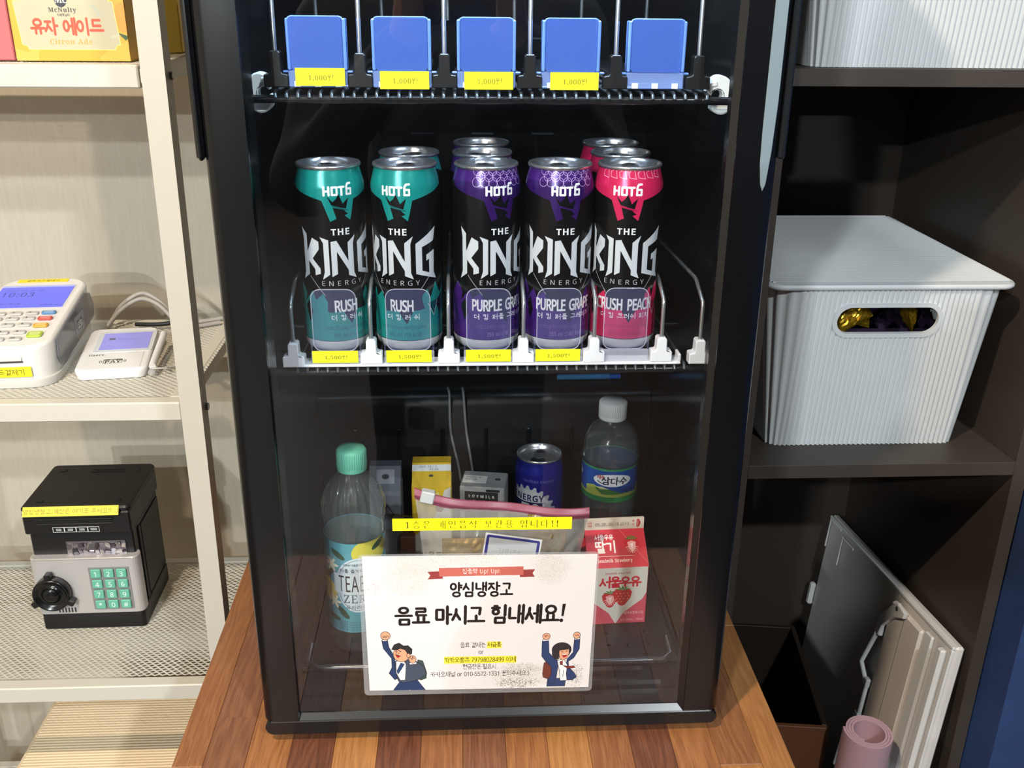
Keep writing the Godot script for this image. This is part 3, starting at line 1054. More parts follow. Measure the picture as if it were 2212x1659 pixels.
func make_can(wrap: StandardMaterial3D, label: String, at: Vector3, turn: float, group: String, r := .0287, h := .157, r_lid := .0265) -> Node3D:
	var t := thing("drink_can", label, "can", at, turn, group)
	var alu := mat(rgb(206, 208, 212), .26, .92)
	# turned so that the middle of the print (u 0.5) faces +z
	part("body", G.new().lathe([Vector2(r - .008, .0004), Vector2(r - .004, .0012), Vector2(r - .0012, .0045), Vector2(r, .0095), Vector2(r, h - .0185), Vector2(r - .0004, h - .0155), Vector2(r_lid - .0006, h - .0065), Vector2(r_lid - .0012, h - .0035)], 48, 0, h).mesh(), wrap, t)
	part("base_rim", G.new().lathe([Vector2(0, .004), Vector2(r - .010, .0035), Vector2(r - .008, .0002), Vector2(r - .007, .0008)], 40).mesh(), alu, t)
	part("lid_rim", G.new().lathe([Vector2(r_lid - .0012, h - .0038), Vector2(r_lid, h - .0028), Vector2(r_lid + .0003, h - .0012), Vector2(r_lid - .0006, h), Vector2(r_lid - .0022, h - .0006), Vector2(r_lid - .0032, h - .0042), Vector2(r_lid - .0042, h - .0062)], 48).mesh(), alu, t)
	part("lid", G.new().lathe([Vector2(r_lid - .0042, h - .0062), Vector2(r_lid - .0060, h - .0050), Vector2(r_lid - .0068, h - .0048), Vector2(0, h - .0048)], 40).mesh(), alu, t)
	var tabp := PackedVector2Array()
	for q in G.ring(0, 0, .0075, .0115, 20): tabp.append(q)
	var tg := G.new()
	tg.xf = yplane(h - .0046) * Transform3D(Basis(), Vector3(0, .003, 0))
	tg.prism(tabp, .0004, .0013, .0003)
	var pull := part("pull_tab", tg.mesh(), mat(rgb(170, 174, 180), .3, .9), t)
	var hg := G.new()
	hg.xf = yplane(h - .0046) * Transform3D(Basis(), Vector3(0, .0075, 0))
	hg.prism(G.ring(0, 0, .0045, .0038, 16), .0013, .0016, 0)
	part("finger_hole", hg.mesh(), mat(rgb(20, 20, 22), .5), pull)
	var mg := G.new()
	mg.xf = yplane(h - .0047) * Transform3D(Basis(), Vector3(0, -.0105, 0))
	mg.prism(G.ring(0, 0, .0085, .0070, 20), -.0001, .0003, 0)
	part("mouth_panel", mg.mesh(), mat(rgb(60, 62, 66), .35, .8), t)
	return t

func build_cans() -> void:
	var teal := can_wrap(rgb(22, 138, 134), rgb(8, 74, 80), "RUSH", "더 킹 러 쉬", 11, 0)
	var grape := can_wrap(rgb(62, 28, 112), rgb(46, 20, 90), "PURPLE GRAPE", "더 킹 퍼플 그레이프", 27, 1)
	var peach := can_wrap(rgb(200, 36, 86), rgb(150, 16, 62), "CRUSH PEACH", "더 킹 크러쉬 피치", 27, 2)
	var mt := printed(teal, .24, .25)
	var mg := printed(grape, .24, .25)
	var mp := printed(peach, .24, .25)
	var y := .3662
	var a := make_can(mt, "front teal energy drink can at the end of the row", Vector3(-.1345, y, -.087), deg_to_rad(21), "energy drink cans")
	copy_of(a, "front teal energy drink can beside the purple cans", Vector3(-.0719, y, -.087), deg_to_rad(-13))
	copy_of(a, "teal energy drink can hidden behind the second teal can", Vector3(-.0712, y, -.147), deg_to_rad(-40))
	var b := make_can(mg, "front purple and black energy drink can beside the teal cans", Vector3(-.0046, y, -.087), deg_to_rad(22), "energy drink cans")
	copy_of(b, "second purple energy drink can, in the middle of the file of three", Vector3(-.0066, y, -.147), deg_to_rad(60))
	copy_of(b, "rearmost purple energy drink can in the file of three", Vector3(-.0062, y, -.207), deg_to_rad(130))
	copy_of(b, "front purple and black energy drink can beside the pink can", Vector3(.0567, y, -.087), deg_to_rad(6))
	var c := make_can(mp, "front pink and black energy drink can", Vector3(.1150, y, -.087), deg_to_rad(-10), "energy drink cans")
	copy_of(c, "second pink energy drink can, in the middle of the file of three", Vector3(.1165, y, -.147), deg_to_rad(80))
	copy_of(c, "rearmost pink energy drink can in the file of three", Vector3(.1161, y, -.207), deg_to_rad(150))
func fluted(g: G, profile: Array, n: int, segs: int, twist := 0.0) -> void:
	# like lathe, with Vector3(radius, y, depth of flutes)
	g.smooth()
	for k in segs:
		for j in range(profile.size() - 1):
			var c := []
			for e in [[0, 0], [1, 0], [1, 1], [0, 1]]:
				var q: Vector3 = profile[j + e[1]]
				var a: float = TAU * (k + e[0]) / segs
				var r := q.x + q.z * cos(n * a + twist * q.y)
				c.append(Vector3(-sin(a) * r, q.y, -cos(a) * r))
			g.quad(c[0], c[1], c[2], c[3])

func berry(p: Pen, cx: float, cy: float, r: float, cut: bool) -> void:
	var red := rgb(196, 30, 40)
	var body := [cx - r, cy - r * .5, cx - r * .7, cy - r * .85, cx, cy - r * .7, cx + r * .7, cy - r * .85, cx + r, cy - r * .5, cx + r * .85, cy + r * .2, cx + r * .3, cy + r, cx, cy + r * 1.12, cx - r * .3, cy + r, cx - r * .85, cy + r * .2]
	p.poly(body, red)
	if cut:
		p.poly([cx - r * .55, cy - r * .4, cx, cy - r * .6, cx + r * .55, cy - r * .4, cx + r * .4, cy + r * .25, cx, cy + r * .8, cx - r * .4, cy + r * .25], rgb(240, 170, 170))
		p.poly([cx - r * .22, cy - r * .25, cx + r * .22, cy - r * .25, cx, cy + r * .5], rgb(250, 225, 222))
		for i in 9:
			var a := PI * .1 + i * PI * .1 + PI * 0.0
			p.line([cx + cos(a) * r * .35, cy - r * .1 + sin(a) * r * .45, cx + cos(a) * r * .8, cy - r * .1 + sin(a) * r * .95], r * .06, rgb(250, 220, 218))
	else:
		for i in 14:
			p.oval(cx - r * .6 + (i % 4) * r * .38 + (i / 4 % 2) * r * .15, cy - r * .35 + (i / 4) * r * .32, r * .05, r * .08, rgb(240, 190, 110), 8)
	for i in 5:
		var a := PI + (i + .5) * PI / 5
		p.poly([cx, cy - r * .72, cx + cos(a - .25) * r * .5, cy - r * .75 + sin(a - .25) * r * .3, cx + cos(a) * r * .95, cy - r * .72 + sin(a) * r * .55, cx + cos(a + .25) * r * .5, cy - r * .75 + sin(a + .25) * r * .3], rgb(74, 122, 44))

func brick_carton(called: String, label: String, print_: StandardMaterial3D, side: Material, w: float, d: float, h: float, at: Vector3, turn: float, slope := 0.0, slope_print: Material = null) -> Node3D:
	var t := thing(called, label, "carton", at, turn, "")
	var b := .0006
	part("body", g_span(Vector3(-w / 2, 0, -d), Vector3(w / 2, h - slope - .0001, 0), .0012), side, t)
	part("front_print", g_card(w - .002, h - slope - .003, .0002), print_, t, Vector3(0, (h - slope) / 2, .0001))
	if slope > 0.0:
		var g := G.new()
		g.flat()
		var y0 := h - slope
		var z1 := -d * .55
		var A := [Vector3(-w / 2 + b, y0, -b), Vector3(w / 2 - b, y0, -b), Vector3(w / 2 - b, h, z1), Vector3(-w / 2 + b, h, z1)]
		g.quad(A[0], A[1], A[2], A[3])
		var e := Vector2(.02, .5)
		g.quad(A[3], A[2], Vector3(w / 2 - b, h, -d + b), Vector3(-w / 2 + b, h, -d + b), e, e, e, e)
		g.quad(A[1], Vector3(w / 2 - b, y0, -d + b), Vector3(w / 2 - b, h, -d + b), A[2], e, e, e, e)
		g.quad(Vector3(-w / 2 + b, y0, -d + b), A[0], A[3], Vector3(-w / 2 + b, h, -d + b), e, e, e, e)
		g.quad(Vector3(w / 2 - b, y0, -d + b), Vector3(-w / 2 + b, y0, -d + b), Vector3(-w / 2 + b, h, -d + b), Vector3(w / 2 - b, h, -d + b), e, e, e, e)
		part("sloped_top", g.mesh(), slope_print, t)
	return t

func build_lower_food() -> void:
	var fl := .0390
	# ---- tea bottle
	var pet := glass(rgb(210, 225, 222), .045, .05)
	var t := thing("tea_bottle", "clear tea bottle with mint green cap and lemon label", "bottle", Vector3(-.1345, fl, -.106), .12)
	t.rotation.z = deg_to_rad(-.8)
	var bg := G.new()
	fluted(bg, [Vector3(.020, .0005, 0), Vector3(.027, .003, 0), Vector3(.0295, .010, 0), Vector3(.0295, .022, 0), Vector3(.0292, .1405, 0), Vector3(.0300, .143, 0), Vector3(.0298, .147, .0009), Vector3(.0292, .160, .0014), Vector3(.0275, .168, .0012), Vector3(.0225, .178, .0009), Vector3(.0165, .186, .0003), Vector3(.0128, .191, 0), Vector3(.0125, .200, 0)], 22, 132, 60.0)
	part("body", bg.mesh(), pet, t)
	var cap_m := mat(rgb(92, 172, 148), .45)
	var cg := G.new()
	fluted(cg, [Vector3(.0138, .1935, 0), Vector3(.0142, .1955, 0), Vector3(.0140, .1975, 0), Vector3(.0142, .1980, .0003), Vector3(.0140, .2125, .0003), Vector3(.0128, .2150, 0), Vector3(.006, .2158, 0), Vector3(0, .2160, 0)], 40, 160)
	part("cap", cg.mesh(), cap_m, t, Vector3.ZERO, "mint green screw cap")
	var p := pen(1024, 600, rgb(84, 150, 162))
	p.view(-92, 0, 1024 / 184.0, 600 / 108.0)
	for c in [[16, 12, 20, rgb(206, 198, 78)], [-38, 60, 18, rgb(214, 196, 110)], [30, 88, 16, rgb(214, 196, 110)], [-70, 20, 20, rgb(206, 198, 78)], [70, 70, 20, rgb(206, 198, 78)]]:
		p.oval(c[0], c[1], c[2], c[2] * .8, c[3])
	for c in [[-18, 14, .6], [-30, 40, -.8], [-14, 84, .9], [24, 6, -.5], [-26, 92, .2]]:
		var leaf := PackedVector2Array()
		for q in G.ring(0, 0, 9, 3.4, 16): leaf.append(q.rotated(c[2]) + Vector2(c[0], c[1]))
		p.fill([leaf], rgb(44, 76, 58))
	for c in [[-26, 28], [-24, 72]]:
		for i in 6:
			var pt := PackedVector2Array()
			for q in G.ring(4.4, 0, 4.4, 1.7, 12): pt.append(q.rotated(TAU * i / 6) + Vector2(c[0], c[1]))
			p.fill([pt], rgb(226, 222, 196))
	p.oval(2, 50, 23, 33, rgb(196, 214, 222))
	var ring := []
	for q in G.ring(2, 50, 20.6, 30.6, 40): ring.append(q)
	p.stroke(ring, .5, rgb(88, 104, 112), -1.0, true)
	p.text("CRAFT BLENDING TEA", 2, 23.5, 3.2, rgb(80, 96, 104), {"weight": 700, "align": 0, "fit": 28.0})
	p.text("티를 즐기다, 티블", 2, 30, 4.2, rgb(60, 74, 84), {"w": .12, "align": 0})
	p.rect(-23, 36.5, 50, 23, rgb(204, 220, 226))
	p.text("TEABLE", 2, 35.5, 24, rgb(44, 44, 46), {"weight": 400, "align": 0, "gap": .02, "stretch": .42})
	p.text("ZERO", 2, 60, 12, rgb(56, 70, 78), {"weight": 400, "align": 0, "font": "Droid Serif", "stretch": .8})
	p.text("유자레몬티", 2, 74, 5, rgb(70, 84, 92), {"w": .1, "align": 0})
	for r in 4: p.text("영양정보 500ml 0kcal 나트륨", -20, 94 + r * 3.2, 2.6, rgb(72, 84, 88), {"w": .1, "weight": 400, "gap": 0.0})
	part("label", G.new().lathe([Vector2(.0298, .028), Vector2(.0298, .128)], 44, .028, .128).mesh(), printed(p.im, .4), t, Vector3.ZERO, "pale blue wrap label with lemons")
	part("label_back", G.new().lathe([Vector2(.0290, .1275), Vector2(.0290, .0285)], 44).mesh(), mat(rgb(96, 112, 112), .6), t)
	# ---- water bottle
	var w := thing("water_bottle", "clear water bottle with white cap and blue mountain label", "bottle", Vector3(.1335, fl, -.2165), -.05)
	part("body", G.new().lathe([Vector2(.018, .0006), Vector2(.026, .003), Vector2(.0300, .010), Vector2(.0302, .030), Vector2(.0290, .036), Vector2(.0302, .042), Vector2(.0302, .070), Vector2(.0290, .076), Vector2(.0300, .082), Vector2(.0300, .1075), Vector2(.0300, .1470), Vector2(.0312, .1495), Vector2(.0312, .1530), Vector2(.0300, .1555), Vector2(.0295, .166), Vector2(.0268, .176), Vector2(.0215, .1845), Vector2(.0155, .1895), Vector2(.0132, .1925), Vector2(.0132, .200)], 48).mesh(), pet, w)
	var wat := glass(rgb(190, 215, 235), .02, .02)
	part("water", G.new().lathe([Vector2(0, .004), Vector2(.024, .004), Vector2(.0280, .011), Vector2(.0280, .155), Vector2(.0275, .163), Vector2(.0255, .1705), Vector2(0, .1705)], 40).mesh(), wat, w)
	var wc := G.new()
	fluted(wc, [Vector3(.0146, .1945, 0), Vector3(.0150, .1955, 0), Vector3(.0150, .1978, 0), Vector3(.0146, .1984, 0), Vector3(.0149, .1992, .00025), Vector3(.0148, .2125, .00025), Vector3(.0136, .2142, 0), Vector3(0, .2145, 0)], 44, 176)
	part("cap", wc.mesh(), mat(rgb(205, 208, 208), .5), w, Vector3.ZERO, "white screw cap")
	p = pen(1024, 220, rgb(28, 78, 160))
	p.view(-94, 0, 1024 / 188.0, 5.5)
	p.rect(-94, 0, 188, 2.4, rgb(56, 140, 92))
	for s in [-94.0, -31.0, 32.0]:
		p.poly([s, 24, s + 10, 21, s + 18, 23, s + 26, 26, s + 40, 29, s + 63, 31, s + 63, 36, s, 36], rgb(178, 190, 92))
		p.poly([s + 12, 24, s + 22, 21.6, s + 30, 25, s + 44, 30, s + 20, 31], rgb(70, 128, 60))
		p.poly([s + 13, 22.4, s + 20, 21.6, s + 28, 24, s + 18, 25], rgb(226, 226, 170))
	p.rect(-94, 34, 188, 6, rgb(48, 132, 76))
	for s in [-63.0, 0.0, 63.0]:
		p.oval(s, 13.6, 21, 7.4, rgb(238, 240, 242))
		p.text("제주", s - 17, 8, 4.4, rgb(200, 60, 50), {"w": .16, "gap": -.05})
		p.text("삼다수", s + 2, 9.2, 9.4, rgb(22, 30, 60), {"w": .12, "wv": .15, "gap": .0, "align": 0, "slant": .06})
		p.line([s - 16, 15, s - 12, 17.4, s - 6, 18.4], 1.0, rgb(22, 30, 60))
		p.text("먹는샘물", s + 18, 25, 3.4, rgb(20, 50, 110), {"w": .1, "align": 0})
	part("label_back", G.new().lathe([Vector2(.0293, .1465), Vector2(.0293, .1082)], 48).mesh(), mat(rgb(44, 62, 92), .6), w)
	part("label", G.new().lathe([Vector2(.0304, .1078), Vector2(.0304, .1468)], 48, .1078, .1468).mesh(), printed(p.im, .35), w, Vector3.ZERO, "blue label with green hills")
	# ---- blue energy can
	p = pen(1024, 800, rgb(30, 32, 130))
	p.view(-88, 0, 1024 / 176.0, 800 / 138.0)
	var gear := PackedVector2Array()
	for i in 96:
		var a := TAU * i / 96
		var r := 36.0 if (i / 2) % 2 == 0 else 32.0
		gear.append(Vector2(-10 + cos(a) * r, 66 + sin(a) * r))
	p.fill([gear], rgb(196, 204, 212))
	p.oval(-10, 66, 31, 31, rgb(214, 220, 226))
	p.text("ENERGY", -10, 40, 9.4, rgb(24, 26, 80), {"weight": 700, "align": 0, "gap": .02, "slant": .0})
	p.poly([-36, 50, 12, 50, 9, 70, -36, 70], rgb(24, 26, 84))
	p.text("듀얼", -4, 51.5, 16.5, rgb(240, 242, 244), {"w": .16, "align": 0, "gap": .0})
	p.poly([-38, 70, 16, 70, 13, 88, -38, 88], rgb(24, 26, 84))
	p.text("파워", -2, 71, 16, rgb(222, 62, 44), {"w": .18, "align": 0, "gap": .0})
	p.text("TAURINE ENERGY", 4, 22, 4, rgb(120, 126, 190), {"weight": 400, "align": 0})
	make_can(printed(p.im, .25, .5), "short royal blue energy can with a cogwheel emblem", Vector3(.0590, fl, -.250), deg_to_rad(-14), "", .0270, .138, .0252)
	# ---- strawberry milk
	milk_carton(Vector3(.1300, fl, -.152))
	# ---- small cartons behind the bag
	p = pen(344, 880, rgb(206, 170, 40))
	p.view(0, 0, 8, 8)
	p.text("아몬드 브리즈", 10, 6, 3.0, rgb(240, 232, 200), {"w": .12})
	p.oval(7, 7.5, 2.2, 2.2, rgb(240, 232, 200))
	p.poly([43, 0, 36, 3, 28, 26, 20, 40, 0, 56, 0, 110, 43, 110], rgb(206, 200, 188))
	p.poly([25, 22, 30, 15, 36, 14, 37, 22, 32, 28, 26, 27], rgb(126, 78, 40))
	p.text("아몬드", 6, 74, 9, rgb(66, 40, 32), {"w": .16, "gap": .0})
	p.text("ALMOND", 7, 87, 5, rgb(96, 80, 70), {"weight": 700})
	var p2 := pen(344, 200, rgb(200, 164, 36))
	p2.view(0, 0, 8, 8)
	p2.rect(0, 2, 43, 7, rgb(206, 208, 206))
	p2.text("2025.12.12", 7, 2.6, 2.8, rgb(50, 50, 52), {"weight": 400, "font": "Droid Sans Mono"})
	p2.text("0110N", 19, 5.8, 2.8, rgb(50, 50, 52), {"weight": 400, "font": "Droid Sans Mono"})
	p2.oval(21, 14, 2.6, 1.4, rgb(70, 70, 60))
	brick_carton("almond_milk_carton", "yellow almond milk carton with a sloped top", printed(p.im), mat(rgb(200, 164, 36), .45), .043, .036, .140, Vector3(-.0605, fl, -.203), 0.0, .018, printed(p2.im))
	p = pen(392, 920, rgb(150, 150, 146))
	p.view(0, 0, 8, 8)
	p.poly([5, 4, 43, 4, 43, 115, 5, 115], rgb(44, 42, 40))
	p.text("SOYMILK", 24, 7.5, 4.2, rgb(220, 220, 216), {"weight": 700, "align": 0, "gap": .38})
	p.text("라이노", 24, 15, 11, rgb(236, 236, 232), {"w": .14, "align": 0, "gap": .0})
	p.rrect(29, .8, 16, 2.8, 1.3, rgb(36, 36, 36))
	var soy := brick_carton("soy_milk_carton", "grey and black soy milk carton with a date sticker", printed(p.im), mat(rgb(134, 136, 136), .45), .049, .038, .118, Vector3(-.0065, fl, -.206), deg_to_rad(-9))
	p = pen(300, 180, rgb(208, 210, 208))
	p.text("2026.02.18", 30, 26, 40, rgb(40, 40, 42), {"weight": 700, "font": "Droid Sans Mono", "gap": -.06, "stretch": .8})
	p.text("D4N0 20M", 30, 76, 40, rgb(40, 40, 42), {"weight": 700, "font": "Droid Sans Mono", "gap": -.06, "stretch": .8})
	var st := part("date_sticker", g_card(.026, .017, .0002), printed(p.im), soy, Vector3(-.010, .1180, -.018), "white date sticker")
	st.rotation.x = -PI / 2
	var sg := G.new()
	sg.xf = yplane(.1180)
	sg.prism(G.ring(.015, .020, .0032, .0026, 16), 0, .0003, 0)
	part("straw_hole", sg.mesh(), mat(rgb(60, 60, 62), .4), soy)
	p = pen(280, 880, rgb(120, 124, 130))
	p.view(0, 0, 8, 8)
	p.rect(0, 0, 35, 44, rgb(112, 116, 124))
	p.line([20, 16, 27, 28, 13, 28], 1.2, rgb(34, 36, 40), true)
	p.text("종이팩", 20, 29, 4, rgb(34, 36, 40), {"w": .12, "align": 0})
	p.rect(0, 44, 35, 70, rgb(92, 88, 88))
	var p3 := pen(280, 160, rgb(84, 88, 98))
	p3.view(0, 0, 8, 8)
	p3.rect(8, 3, 20, 12, rgb(132, 136, 142))
	p3.oval(18, 9, 4, 2.2, rgb(34, 36, 40))
	brick_carton("drink_carton", "slim grey drink carton behind the tea bottle", printed(p.im), mat(rgb(92, 96, 104), .45), .035, .032, .138, Vector3(-.1105, fl, -.203), 0.0, .020, printed(p3.im))
	p = pen(96, 480, rgb(104, 58, 34))
	brick_carton("snack_carton", "narrow brown carton between the grey and yellow cartons", printed(p.im), mat(rgb(100, 56, 34), .5), .0165, .030, .066, Vector3(-.0875, fl, -.192), 0.0)
	# ---- pen on the step
	var pg := thing("ball_pen", "thin blue pen lying on the dark step inside the fridge", "pen", Vector3(.085, .2335, -.335), 0.0)
	part("barrel", G.new().tube([Vector3(0, 0, 0), Vector3(.062, 0, 0)], .0035, 10).mesh(), mat(rgb(44, 104, 150), .3), pg)
	part("tip", G.new().tube([Vector3(.0622, 0, 0), Vector3(.075, 0, 0)], .0030, 10).mesh(), mat(rgb(30, 80, 170), .3), pg)
	zip_bag()

func milk_carton(at: Vector3) -> void:
	var t := thing("milk_carton", "red and white strawberry milk carton with gable top", "carton", at, deg_to_rad(3))
	var cream := rgb(232, 222, 206)
	var red := rgb(206, 44, 62)
	var pink := rgb(214, 84, 104)
	var p := pen(640, 1170, rgb(220, 222, 216))
	p.view(0, 0, 10, 10)
	p.rect(0, 0, 64, 11, cream)
	p.text("소비", 2.4, 2.4, 2.6, rgb(200, 70, 70), {"w": .14, "gap": 0.0})
	p.text("기한", 2.4, 5.8, 2.6, rgb(200, 70, 70), {"w": .14, "gap": 0.0})
	p.text("09.28. 09:10 U3 F3", 11, 3.6, 3.9, rgb(90, 84, 80), {"weight": 400, "font": "Droid Sans Mono", "fit": 37.0})
	p.text("까", 51, 1.6, 2.6, rgb(200, 70, 70), {"w": .14})
	p.text("지", 51, 5.2, 2.6, rgb(200, 70, 70), {"w": .14})
	p.poly([56, 1.2, 58.6, 1.2, 60.4, 5, 58.6, 9.4, 56, 9.4], rgb(196, 50, 56))
	p.line([57.4, 2.4, 57.4, 8.4], .5, cream)
	p.rect(0, 11, 64, 38, red)
	p.text("서울우유", 9.5, 16.2, 5.4, rgb(246, 236, 230), {"w": .15, "gap": -.06})
	p.text("딸기", 9.5, 22.6, 11.4, rgb(250, 244, 238), {"w": .15, "gap": .0})
	p.line([9.5, 37.6, 50, 37.6], .5, rgb(246, 220, 214))
	p.line([37, 11, 64, 45], .25, rgb(236, 160, 160))
	p.text("Seoulmilk Strawberry", 10.5, 39.6, 4.4, rgb(246, 230, 224), {"weight": 700, "stretch": .72, "gap": .0})
	berry(p, 49, 28, 8.6, true)
	p.text("Seoulmilk since 1937", 32, 54, 3.0, rgb(190, 90, 96), {"weight": 700, "align": 0, "stretch": .8, "gap": .0})
	p.text("서울우유", 35, 60, 12.6, rgb(204, 30, 52), {"w": .17, "gap": -.14, "align": 0})
	berry(p, 25, 87, 9.2, true)
	berry(p, 38, 84, 10.4, false)
	p.poly([64, 80, 60, 88, 50, 96, 40, 104, 33, 116, 32, 117, 64, 117], pink)
	p.poly([0, 80, 4, 88, 14, 96, 24, 104, 31, 116, 32, 117, 0, 117], pink)
	p.text("서울우유협동조합", 62, 103, 3.0, rgb(240, 200, 204), {"w": .1, "align": 1, "gap": .0})
	p.text("딸기 200mL, 150kcal", 62, 111.4, 3.0, rgb(240, 200, 204), {"w": .1, "align": 1, "gap": .0, "weight": 400, "stretch": .8})
	var face := printed(p.im, .4)
	var w := .064
	var h := .068
	var y1 := .0965
	var y2 := .1085
	var z := .031
	var f := G.new()
	f.flat()
	var b := .0008
	var v0 := 1.0
	var vb := 49.0 / 117
	var vf := 11.0 / 117
	f.quad(Vector3(-w / 2 + b, 0, z), Vector3(w / 2 - b, 0, z), Vector3(w / 2 - b, h, z), Vector3(-w / 2 + b, h, z), Vector2(0, v0), Vector2(1, v0), Vector2(1, vb), Vector2(0, vb))
	f.quad(Vector3(-w / 2 + b, h, z), Vector3(w / 2 - b, h, z), Vector3(w / 2 - b, y1, .0022), Vector3(-w / 2 + b, y1, .0022), Vector2(0, vb), Vector2(1, vb), Vector2(1, vf), Vector2(0, vf))
	f.quad(Vector3(-w / 2 + b, y1, .0022), Vector3(w / 2 - b, y1, .0022), Vector3(w / 2 - b, y2, .0018), Vector3(-w / 2 + b, y2, .0018), Vector2(0, vf), Vector2(1, vf), Vector2(1, 0), Vector2(0, 0))
	part("front_face", f.mesh(), face, t)
	var s := G.new()
	s.flat()
	var o := Vector3(0, .04, 0)
	for sx in [-1.0, 1.0]:
		var x: float = sx * w / 2
		s.out(o, [Vector3(x - sx * b, 0, z), Vector3(x, 0, z - b), Vector3(x, h, z - b), Vector3(x - sx * b, h, z)])
		s.out(o, [Vector3(x, 0, z - b), Vector3(x, 0, -z), Vector3(x, h, -z), Vector3(x, h, z - b)])
		# gusset folded inwards
		var tip := Vector3(x - sx * .020, y1 - .006, 0)
		s.out(o, [Vector3(x, h, z - b), Vector3(x, h, -z), tip])
		s.out(Vector3(0, .05, -.04), [Vector3(x, h, z - b), tip, Vector3(x - sx * b, y1, .0018)])
		s.out(Vector3(0, .05, .04), [Vector3(x, h, -z), tip, Vector3(x - sx * b, y1, -.0018)])
	s.out(o, [Vector3(-w / 2, 0, -z), Vector3(w / 2, 0, -z), Vector3(w / 2, h, -z), Vector3(-w / 2, h, -z)])
	s.out(o, [Vector3(-w / 2, h, -z), Vector3(w / 2, h, -z), Vector3(w / 2, y1, -.0018), Vector3(-w / 2, y1, -.0018)])
	s.out(o, [Vector3(-w / 2, 0, -z), Vector3(w / 2, 0, -z), Vector3(w / 2, 0, z), Vector3(-w / 2, 0, z)])
	part("side_walls", s.mesh(), mat(red, .4), t)
	part("top_fin", g_span(Vector3(-w / 2 + .0006, y1, -.0018), Vector3(w / 2 - .0006, y2, .0016), .0004), mat(cream, .4), t)

func zip_bag() -> void:
	var t := thing("zip_bag", "clear zip bag with a pink zipper, packed in front of the cartons", "bag", Vector3(.012, .0390, -.118))
	var top := func(u: float) -> Vector3:
		# zipper line from the white slider downwards to the end beside the milk
		var x := lerpf(-.086, .086, u)
		var y := lerpf(.161, .1370, 1.0 - pow(1.0 - u, 2.4))
		return Vector3(x, y, .004 * sin(u * 9.0))
	var n := FastNoiseLite.new()
	n.seed = 12
	n.frequency = 1.0
	for side in [1.0, -1.0]:
		var g := G.new()
		g.smooth()
		var nu := 44
		var nv := 26
		var at := func(i: int, j: int) -> Vector3:
			var u := float(i) / nu
			var v := float(j) / nv
			var a: Vector3 = top.call(u)
			var x0 := lerpf(-.070, .066, u)
			var b := Vector3(x0, .002, 0)
			var q := a.lerp(b, v)
			var belly := sin(PI * minf(1.0, v * 1.05)) * sin(PI * clampf(u, 0.0, 1.0))
			var cr := n.get_noise_2d(u * 9.0, v * 8.0 + side * 30.0) * .0065 + absf(n.get_noise_2d(u * 22.0 + v * 10.0, v * 14.0 + side * 9.0)) * .005
			q.z += side * (.0012 + belly * .019 + cr * sin(PI * clampf(v * 1.2, 0, 1)))
			return q
		for i in nu:
			for j in nv:
				var a: Vector3 = at.call(i, j + 1)
				var b: Vector3 = at.call(i + 1, j + 1)
				var c: Vector3 = at.call(i + 1, j)
				var d: Vector3 = at.call(i, j)
				if side > 0: g.quad(a, b, c, d)
				else: g.quad(b, a, d, c)
		part("film", g.mesh(), glass(rgb(186, 184, 176), .42 if side > 0 else .22, .10), t)
	var band := G.new()
	band.smooth()
	for i in 40:
		var a: Vector3 = top.call(i / 40.0)
		var b: Vector3 = top.call((i + 1) / 40.0)
		for e in [[-.0062, .0024, -.0030, .0030], [-.0030, .0030, -.0022, .0040], [-.0022, .0040, .0004, .0040], [.0004, .0040, .0010, .0030], [.0010, .0030, .0046, .0028], [.0046, .0028, .0052, .0018]]:
			band.quad(a + Vector3(0, e[0], e[1]), b + Vector3(0, e[0], e[1]), b + Vector3(0, e[2], e[3]), a + Vector3(0, e[2], e[3]))
		band.quad(b + Vector3(0, -.0062, .0004), a + Vector3(0, -.0062, .0004), a + Vector3(0, .0052, .0006), b + Vector3(0, .0052, .0006))
	part("zipper_track", band.mesh(), mat(rgb(152, 76, 96), .35), t, Vector3.ZERO, "pink zipper")
	var sl: Vector3 = top.call(.075)
	var slider := part("slider", g_box(Vector3.ZERO, Vector3(.0135, .0125, .0095), .0012), mat(rgb(206, 210, 210), .4), t, sl + Vector3(0, .0008, .001), "white slider")
	slider.rotation.z = deg_to_rad(-14)
	# wrapped snacks in the bag
	solo("snack_packet", foil_mesh(.060, .045, .016, 3), mat(rgb(200, 160, 52), .35, .2), "yellow snack packet inside the clear zip bag", "snack", Vector3(-.018, .1250, -.117))
	solo("snack_packet", foil_mesh(.038, .052, .013, 7), mat(rgb(196, 170, 96), .22, .75), "gold foil snack packet inside the clear zip bag beside the milk", "snack", Vector3(.0560, .1480, -.116))
	# name card
	var p := pen(500, 330, rgb(236, 238, 240))
	p.rrect(14, 14, 472, 302, 18, rgb(58, 58, 140))
	p.rect(38, 36, 424, 258, rgb(206, 212, 216))
	var ink := rgb(140, 146, 152)
	p.text("김민정", 118, 120, 66, ink, {"w": .045, "gap": .02, "slant": .1})
	var c := solo("name_card", g_card(.055, .038, .0004), printed(p.im, .5), "white name card with a dark blue border on the bag", "card", Vector3(.0190, .1500, -.0815))
	c.rotation = Vector3(deg_to_rad(-8), 0, deg_to_rad(-9))

